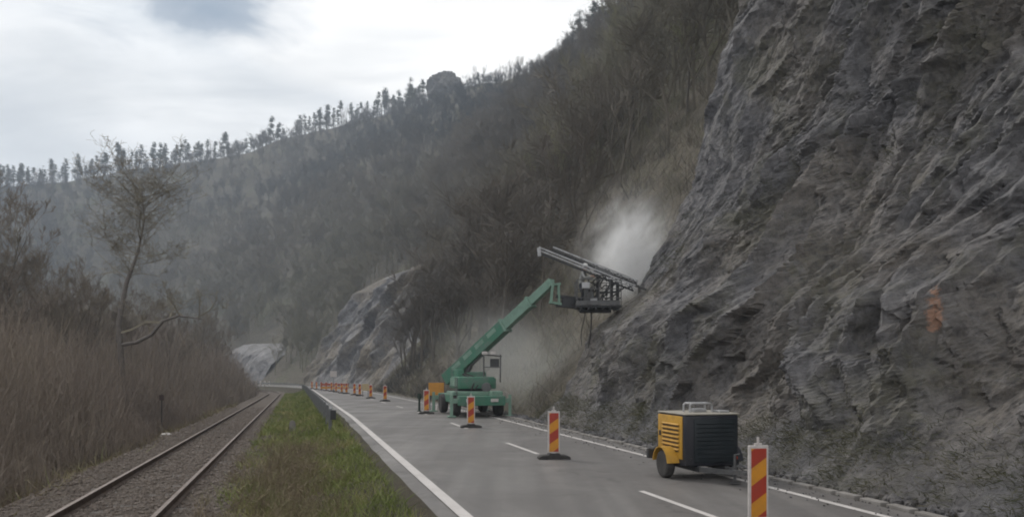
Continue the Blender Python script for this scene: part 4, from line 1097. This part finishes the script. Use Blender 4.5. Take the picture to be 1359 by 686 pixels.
    fb = MB().bar(L(714, 331.5, 33.3), L(842, 382.5, 33.3), .05, .05).build('feed_beam', M['palesteel'], r); lattice(L(714, 331.5, 33.3), L(842, 382.5, 33.3), .22, .10, 14, 'palesteel')
    fb = MB().bar(L(733, 330, 34.0), L(846, 375, 34.0), .04, .04).build('feed_beam', M['steel'], r); lattice(L(733, 330, 34.0), L(846, 375, 34.0), .15, .08, 14, 'palesteel')
    m = MB(); m.bar(L(715, 329, 33.3), L(716, 340, 33.3), .14, .14); m.build('end_sheave', M['palesteel'], r)
    for k in range(9):
        f = k/8; a = L(720, 334, 33.3).lerp(L(838, 381, 33.3), f); b = L(737, 332.5, 34.0).lerp(L(842, 374.5, 34.0), f); m = MB(); m.bar(a, b, .04, .04); m.build('tie_bar', M['steel'], r)
    m = MB(); m.tube([L(838, 377, 33.6), L(853, 382, 33.6)], .06, 8).tube([L(850, 381, 33.6), L(858, 384.5, 33.6)], .04, 8); m.build('drill_steel', M['steel'], r, True)
    m = MB(); m.box(L(800, 361.5, 33.6), (.75, .34, .26), Matrix.Rotation(rad(21), 3, 'Y'), .04); m.build('drill_head', M['steel'], r)
    for px, ptop in ((793, 364), (812, 371), (819, 374)):
        a = L(px, ptop, 33.6); m = MB(); m.bar(a, (a.x, a.y, 0.0), .10, .10); m.box((a.x, a.y, .02), (.24, .24, .04)); m.build('post', M['blacksteel'], r)
    m = MB(); a = L(800, 388, 33.6); m.bar((L(793, 390).x, a.y, .55), (L(819, 390).x, a.y, .60), .08).bar((L(793, 390).x, a.y, .15), (L(812, 375).x, a.y, 1.0), .06); m.build('cross_brace', M['blacksteel'], r)
    m = MB(); m.box((L(781, 400).x, L(781, 400).y, .34), (.42, .5, .68), None, .05); m.tube([(L(781, 400).x, -.2, .6), (L(790, 400).x, -.3, .9), (L(797, 372).x, -.1, 1.25)], .03, 7); m.build('power_pack', M['steel'], r)
    m = MB(); m.box((L(787, 398).x, -.48, .16), (.30, .22, .28), None, .04); m.build('tool_box', M['palesteel'], r)
    m = MB(); rr = random.Random(5)
    for k in range(9):
        x0 = rr.uniform(-.85, .2); p0 = Vector((x0, rr.uniform(-.5, .3), rr.uniform(.05, .4)))
        pts = [p0]
        for q in range(7): pts.append(pts[-1]+Vector((rr.uniform(-.05, .3), rr.uniform(-.2, .2), rr.uniform(-.15, .32))))
        m.tube(pts, rr.uniform(.018, .035), 6)
    m.build('hose_bundle', M['rubber'], r, True)
    # --- hoses hanging below
    h = thing('air_hose', 'pair of thin dark hoses hanging below the lift basket', 'hose', tuple(F0+Vector((-.3, -.2, -.2))))
    for k, (dx, dz) in enumerate(((0, -2.3), (-.28, -1.5))):
        pts = [(dx+.05*math.sin(i*.9+k)-.10*i/6, .05*k, .12+(dz)*i/6) for i in range(7)]
        m = MB(); m.tube(pts, .028 if k == 0 else .018, 6); m.build('hose', M['rubber'], h, True)
    return F0

def build_worker(F0):
    X, Y, _ = at(772.5, 400, 33.45)
    base = Vector((X, Y, F0.z+.045))
    o = thing('person', 'person in pale jacket and white helmet working in the lift basket', 'person', tuple(base), rad(68))
    # joints; faces -Y locally, leaning a little towards the drill
    J = {'pel': (0, .05, .92), 'sp': (0, .02, 1.12), 'ch': (0, -.05, 1.32), 'nk': (0, -.10, 1.46), 'hd': (0, -.14, 1.58), 'tp': (0, -.14, 1.70)}
    rads = {'pel': (.15, .11), 'sp': (.145, .105), 'ch': (.17, .12), 'nk': (.058, .058), 'hd': (.082, .098), 'tp': (.05, .06)}
    E = [('pel', 'sp'), ('sp', 'ch'), ('ch', 'nk'), ('nk', 'hd'), ('hd', 'tp')]
    for sg, n in ((-1, 'r'), (1, 'l')):
        J.update({'hip'+n: (sg*.10, .05, .86), 'kn'+n: (sg*.12, -.02+.04*sg, .47), 'an'+n: (sg*.13, .06+.05*sg, .09), 'toe'+n: (sg*.15, -.10+.05*sg, .045),
                  'sh'+n: (sg*.20, -.04, 1.36), 'el'+n: (sg*.27, -.20, 1.14), 'wr'+n: (sg*.20, -.42, 1.20), 'pm'+n: (sg*.19, -.49, 1.22)})
        rads.update({'hip'+n: (.088, .088), 'kn'+n: (.062, .062), 'an'+n: (.05, .05), 'toe'+n: (.045, .035), 'sh'+n: (.068, .068), 'el'+n: (.05, .05), 'wr'+n: (.034, .03), 'pm'+n: (.04, .022)})
        E += [('pel', 'hip'+n), ('hip'+n, 'kn'+n), ('kn'+n, 'an'+n), ('an'+n, 'toe'+n), ('ch', 'sh'+n), ('sh'+n, 'el'+n), ('el'+n, 'wr'+n), ('wr'+n, 'pm'+n)]
    names = list(J); me = bpy.data.meshes.new('body'); me.from_pydata([J[k] for k in names], [(names.index(a), names.index(b)) for a, b in E], [])
    tmp = link(bpy.data.objects.new('body_tmp', me))
    md = tmp.modifiers.new('skin', 'SKIN'); sv = me.skin_vertices[0].data
    for i, k in enumerate(names): sv[i].radius = rads[k]; sv[i].use_root = (k == 'pel')
    sub = tmp.modifiers.new('sub', 'SUBSURF'); sub.levels = 2; sub.render_levels = 2
    dg = bpy.context.evaluated_depsgraph_get(); dg.update()
    body = bpy.data.meshes.new_from_object(tmp.evaluated_get(dg)); body.name = 'body'
    # fingers: five short tapered chains rooted inside each palm, closed round a rail
    bm = bmesh.new(); bm.from_mesh(body)
    mb = MB(); 
    for sg in (-1, 1):
        p = Vector((sg*.19, -.49, 1.22))
        for k in range(4):
            q = p+Vector((-.030+.020*k, -.01, 0)); L = [.075, .085, .08, .062][k]
            mb.tube([q, q+Vector((0, -L*.5, .006)), q+Vector((0, -L*.8, -.022)), q+Vector((0, -L*.72, -.05))], [.011, .010, .009, .007], 6)
        q = p+Vector((-sg*.035, .02, -.005)); mb.tube([q, q+Vector((-sg*.025, -.03, -.015)), q+Vector((-sg*.015, -.06, -.035))], [.013, .011, .008], 6)
    # face: nose and ears
    mb.lathe([(.004, -.012), (.014, 0), (.006, .03)], (0, -.238, 1.575), 'Z', 8)
    for sg in (-1, 1): mb.lathe([(.022, -.006), (.024, 0), (.012, .008)], (sg*.082, -.13, 1.58), 'X', 10)
    tmpm = bpy.data.meshes.new('x'); mb.bm.to_mesh(tmpm); mb.bm.free(); bm.from_mesh(tmpm); bm.to_mesh(body); bm.free(); bpy.data.meshes.remove(tmpm)
    for mt in ('cloth_grey', 'cloth_dark', 'skin', 'rubber'): body.materials.append(M[mt])
    for p in body.polygons:
        c = p.center; p.use_smooth = True
        if c.z > 1.475 or c.y < -.425: p.material_index = 2
        elif c.z < .13: p.material_index = 3
        elif c.z < .93: p.material_index = 1
        else: p.material_index = 0
    bpy.data.objects.remove(tmp); link(bpy.data.objects.new('body', body), o)
    h = MB(); h.lathe([(.128, -.03), (.13, -.02), (.112, -.015), (.108, .03), (.09, .08), (.05, .112), (.01, .12)], (0, -.14, 1.655), 'Z', 20); h.build('helmet', M['helmet'], o, True)
    v = MB(); 
    for sg in (-1, 1): v.lathe([(.006, 0), (.006, .004)], (sg*.032, -.236, 1.605), 'Y', 8)
    v.build('eyes', M['dark'], o)

# ------------------------------------------------------------------ air
def volume_mat(name, dens, col=(.9, .92, .95), aniso=0.2, noise=None, core=None):
    t = NT(name); v = t.n('ShaderNodeVolumePrincipled'); v.inputs['Color'].default_value = (*col, 1); v.inputs['Anisotropy'].default_value = aniso
    if noise is None: v.inputs['Density'].default_value = dens
    else:
        tc = t.obj(); ln = t.n('ShaderNodeVectorMath', operation='LENGTH'); t.l(tc, ln.inputs[0])
        n = t.noise(tc, noise, 4, 0.6, 0.6)
        e = t.math('ADD', ln.outputs['Value'], t.math('MULTIPLY', t.math('SUBTRACT', n, .5), 1.9))
        f = t.ramp(e, [(0.15, 1.0), (0.45, 0.5), (0.70, 0.12), (0.92, 0.0)])
        if core:
            d2 = t.n('ShaderNodeVectorMath', operation='DISTANCE'); t.l(tc, d2.inputs[0]); d2.inputs[1].default_value = core
            e2 = t.math('ADD', d2.outputs['Value'], t.math('MULTIPLY', t.math('SUBTRACT', t.noise(tc, noise*1.8, 5, 0.65, 0.8), .5), 1.2))
            f = t.math('MULTIPLY', f, t.ramp(e2, [(0.02, 1.0), (0.22, 0.42), (0.45, 0.16), (0.75, 0.05), (1.0, 0.012)]))
            mp = t.n('ShaderNodeMapping'); t.l(tc, mp.inputs['Vector']); mp.inputs['Scale'].default_value = (1.5, 1.2, .7); mp.inputs['Rotation'].default_value = (0, rad(-25), 0)
            f = t.math('MULTIPLY', f, t.ramp(t.noise(mp.outputs['Vector'], noise*2.2, 7, 0.7, 1.6), [(0.36, 0.10), (0.50, 0.40), (0.64, 1.2)]))
        t.l(t.math('MULTIPLY', f, dens), v.inputs['Density'])
    t.l(v.outputs['Volume'], t.out.inputs['Volume']); return t.m
def build_air():
    AIR_TOP = max(max((o.matrix_world @ Vector(c)).z for c in o.bound_box) for o in SC.objects if o.type == 'MESH') + 3
    print('AIR_TOP', AIR_TOP)
    V = np.array([(x, y, z) for x in (-760, 420) for y in (-90, 900) for z in (-14, AIR_TOP)], float)
    Fq = [(0, 1, 3, 2), (4, 6, 7, 5), (0, 4, 5, 1), (2, 3, 7, 6), (0, 2, 6, 4), (1, 5, 7, 3)]
    tag(mesh_np('haze', V, Fq, volume_mat('thin_haze', HAZE, (.78, .88, 1.0), .2)), 'pale blue haze filling the valley', 'haze', kind='stuff')
    def blob(name, c, r, rot, mat, label):
        bm = bmesh.new(); bmesh.ops.create_icosphere(bm, subdivisions=3, radius=1.0)
        me = bpy.data.meshes.new(name); bm.to_mesh(me); bm.free(); me.materials.append(mat)
        o = link(bpy.data.objects.new(name, me)); o.location = c; o.scale = r; o.rotation_euler = rot
        tag(o, label, 'dust', kind='stuff')
    blob('dust_cloud', at(837, 326, 36.2), (3.1, 2.2, 3.8), (0, rad(34), 0), volume_mat('white_drill_dust', 17.0, (.97, .97, .97), .1, 1.3, (.12, -.1, -.30)), 'white dust cloud bursting from the rock at the drill')
    blob('drifting_dust', at(685, 490, 39.5), (5.0, 4.6, 3.8), (0, 0, 0), volume_mat('settling_dust', .13, (.86, .87, .86), .1, .9), 'thin grey dust drifting around the boom lift')

# ------------------------------------------------------------------ sky, sun, camera
HAZE = 0.00057
SUN_EL, SUN_AZ = rad(42), rad(-46)          # azimuth from +Y towards +X
def build_world():
    w = bpy.data.worlds.new('World'); SC.world = w; w.use_nodes = True; nt = w.node_tree; nt.nodes.clear()
    N = lambda t, **k: [setattr(n, a, b) for n in [nt.nodes.new(t)] for a, b in k.items()] and n if False else nt.nodes.new(t)
    out = N('ShaderNodeOutputWorld'); bg = N('ShaderNodeBackground'); nt.links.new(bg.outputs[0], out.inputs[0])
    sky = N('ShaderNodeTexSky'); sky.sky_type = 'NISHITA'; sky.sun_disc = False; sky.sun_elevation = SUN_EL; sky.sun_rotation = SUN_AZ
    sky.air_density = 1.2; sky.dust_density = 2.0
    tc = N('ShaderNodeTexCoord'); sep = N('ShaderNodeSeparateXYZ'); nt.links.new(tc.outputs['Generated'], sep.inputs[0])
    def mth(op, a, b=0.0):
        m = N('ShaderNodeMath'); m.operation = op
        for i, v in enumerate((a, b)):
            if isinstance(v, (int, float)): m.inputs[i].default_value = v
            else: nt.links.new(v, m.inputs[i])
        return m.outputs[0]
    def ramp(f, stops):
        r = N('ShaderNodeValToRGB'); e = r.color_ramp.elements
        while len(e) < len(stops): e.new(.5)
        for el, (p, c) in zip(e, stops): el.position = p; el.color = (c, c, c, 1) if isinstance(c, (int, float)) else (*c, 1)
        nt.links.new(f, r.inputs[0]); return r.outputs[0]
    def mix(f, a, b):
        m = N('ShaderNodeMix'); m.data_type = 'RGBA'
        for s_, v in ((m.inputs[0], f), (m.inputs[6], a), (m.inputs[7], b)):
            if isinstance(v, tuple): s_.default_value = (*v, 1)
            elif isinstance(v, (int, float)): s_.default_value = v
            else: nt.links.new(v, s_)
        return m.outputs[2]
    # cloud sheet: direction projected to a flat ceiling
    zc = mth('MAXIMUM', sep.outputs['Z'], 0.02); zc = mth('ADD', zc, 0.12)
    cx = mth('DIVIDE', sep.outputs['X'], zc); cy = mth('DIVIDE', sep.outputs['Y'], zc)
    comb = N('ShaderNodeCombineXYZ'); nt.links.new(cx, comb.inputs[0]); nt.links.new(cy, comb.inputs[1])
    def noise(sc, det, rough, dist, loc=(0, 0, 0), scl=(1, 1, 1), rot=0.0):
        mp = N('ShaderNodeMapping'); nt.links.new(comb.outputs[0], mp.inputs[0]); mp.inputs['Location'].default_value = loc; mp.inputs['Scale'].default_value = scl; mp.inputs['Rotation'].default_value = (0, 0, rot)
        n = N('ShaderNodeTexNoise'); nt.links.new(mp.outputs[0], n.inputs[0]); n.inputs['Scale'].default_value = sc; n.inputs['Detail'].default_value = det; n.inputs['Roughness'].default_value = rough; n.inputs['Distortion'].default_value = dist
        return n.outputs[0]
    n1 = noise(0.55, 5, .5, .4, (1.3, .4, 0), (1, .8, 1), .5); n2 = noise(1.7, 6, .55, .5, (3, 1, 0), (.6, 1.2, 1), .3)
    cl = mth('ADD', mth('MULTIPLY', n1, .7), mth('MULTIPLY', n2, .3))
    cloud = ramp(cl, [(.37, (6.0, 6.25, 6.6)), (.45, (7.7, 7.85, 8.0)), (.51, (9.6, 9.6, 9.6)), (.58, (11.2, 11.15, 11.0))])
    # a gap of blue-grey sky high on the left
    def gap(c, rx, rz):
        dx = mth('DIVIDE', mth('SUBTRACT', mth('DIVIDE', sep.outputs['X'], sep.outputs['Y']), c[0]), rx)
        dz = mth('DIVIDE', mth('SUBTRACT', mth('DIVIDE', sep.outputs['Z'], sep.outputs['Y']), c[1]), rz)
        r = mth('SQRT', mth('ADD', mth('MULTIPLY', dx, dx), mth('MULTIPLY', dz, dz)))
        n3 = noise(4.5, 5, .55, .6, (5, 2, 0)); r = mth('ADD', r, mth('ADD', mth('MULTIPLY', mth('SUBTRACT', n2, .5), 1.3), mth('MULTIPLY', mth('SUBTRACT', n3, .5), 1.7)))
        front = mth('GREATER_THAN', sep.outputs['Y'], 0.05)
        return mth('MULTIPLY', ramp(mth('MULTIPLY', r, .5), [(.08, 1.0), (.30, .85), (.48, .35), (.74, 0.0)]), front)
    g = gap(((252-679.5)/1066, (487+14)/1066), .140, .064)
    blue = mix(.75, sky.outputs[0], (1.5, 2.25, 3.1))
    u = mth('DIVIDE', sep.outputs['X'], mth('MAXIMUM', sep.outputs['Y'], .05)); wz = mth('DIVIDE', sep.outputs['Z'], mth('MAXIMUM', sep.outputs['Y'], .05))
    # a greyer lower cloud layer whose bright edge falls away to the right
    dl = mth('SUBTRACT', mth('SUBTRACT', .275, mth('MULTIPLY', u, .40)), wz)
    dl = mth('ADD', dl, mth('MULTIPLY', mth('SUBTRACT', n2, .5), .12))
    lay = ramp(dl, [(0.0, 0.0), (0.03, 0.75), (0.13, 0.35), (0.22, 0.7), (0.36, 1.0)])
    m_ = nt.nodes.new('ShaderNodeMix'); m_.data_type = 'RGBA'; m_.blend_type = 'MULTIPLY'; nt.links.new(lay, m_.inputs[0]); nt.links.new(cloud, m_.inputs[6]); m_.inputs[7].default_value = (.74, .775, .815, 1)
    col = mix(g, m_.outputs[2], blue)
    nt.links.new(col, bg.inputs[0]); bg.inputs[1].default_value = 0.1
    sun = bpy.data.lights.new('sun', 'SUN'); sun.energy = 1.5; sun.angle = rad(12); sun.color = (1, .95, .88)
    so = link(bpy.data.objects.new('sun', sun))
    d = Vector((math.sin(SUN_AZ)*math.cos(SUN_EL), math.cos(SUN_AZ)*math.cos(SUN_EL), math.sin(SUN_EL)))
    so.rotation_euler = (-d).to_track_quat('-Z', 'Y').to_euler(); so.location = (0, 0, 50)

def build_camera():
    c = bpy.data.cameras.new('camera'); c.sensor_width = 36; c.lens = 36*F; c.shift_y = 144/1359; c.clip_start = .1; c.clip_end = 4000
    o = link(bpy.data.objects.new('camera', c)); o.location = (0, 0, CAM_H); o.rotation_euler = (rad(90), 0, 0); SC.camera = o

def settings():
    SC.render.engine = 'CYCLES'
    v = SC.view_settings; v.view_transform = 'Standard'; v.look = 'None'; v.exposure = 0.22; v.gamma = 1; v.use_curve_mapping = False
    c = SC.cycles; c.use_denoising = True; c.max_bounces = 5; c.diffuse_bounces = 2; c.glossy_bounces = 2; c.volume_bounces = 3; c.transparent_max_bounces = 8
    c.use_adaptive_sampling = True; c.adaptive_threshold = 0.02; c.filter_width = 1.9; c.volume_step_rate = 1.5; c.volume_max_steps = 256
    c.sample_clamp_indirect = 4

CLIFF_PATCH = find_patch()
build_materials()
build_world(); build_camera(); settings()
build_terrain(); build_road(); build_cliff(); build_far_cliff()
build_track(); build_guardrail(); build_stones()
build_beacons(); build_boards(); build_compressor()
F0 = build_lift(); build_worker(F0)
build_verge_plants(); build_thicket(); build_valley_trees(); build_ridge_trees(); build_wood(); build_brush()
bpy.context.view_layer.update()
build_air()
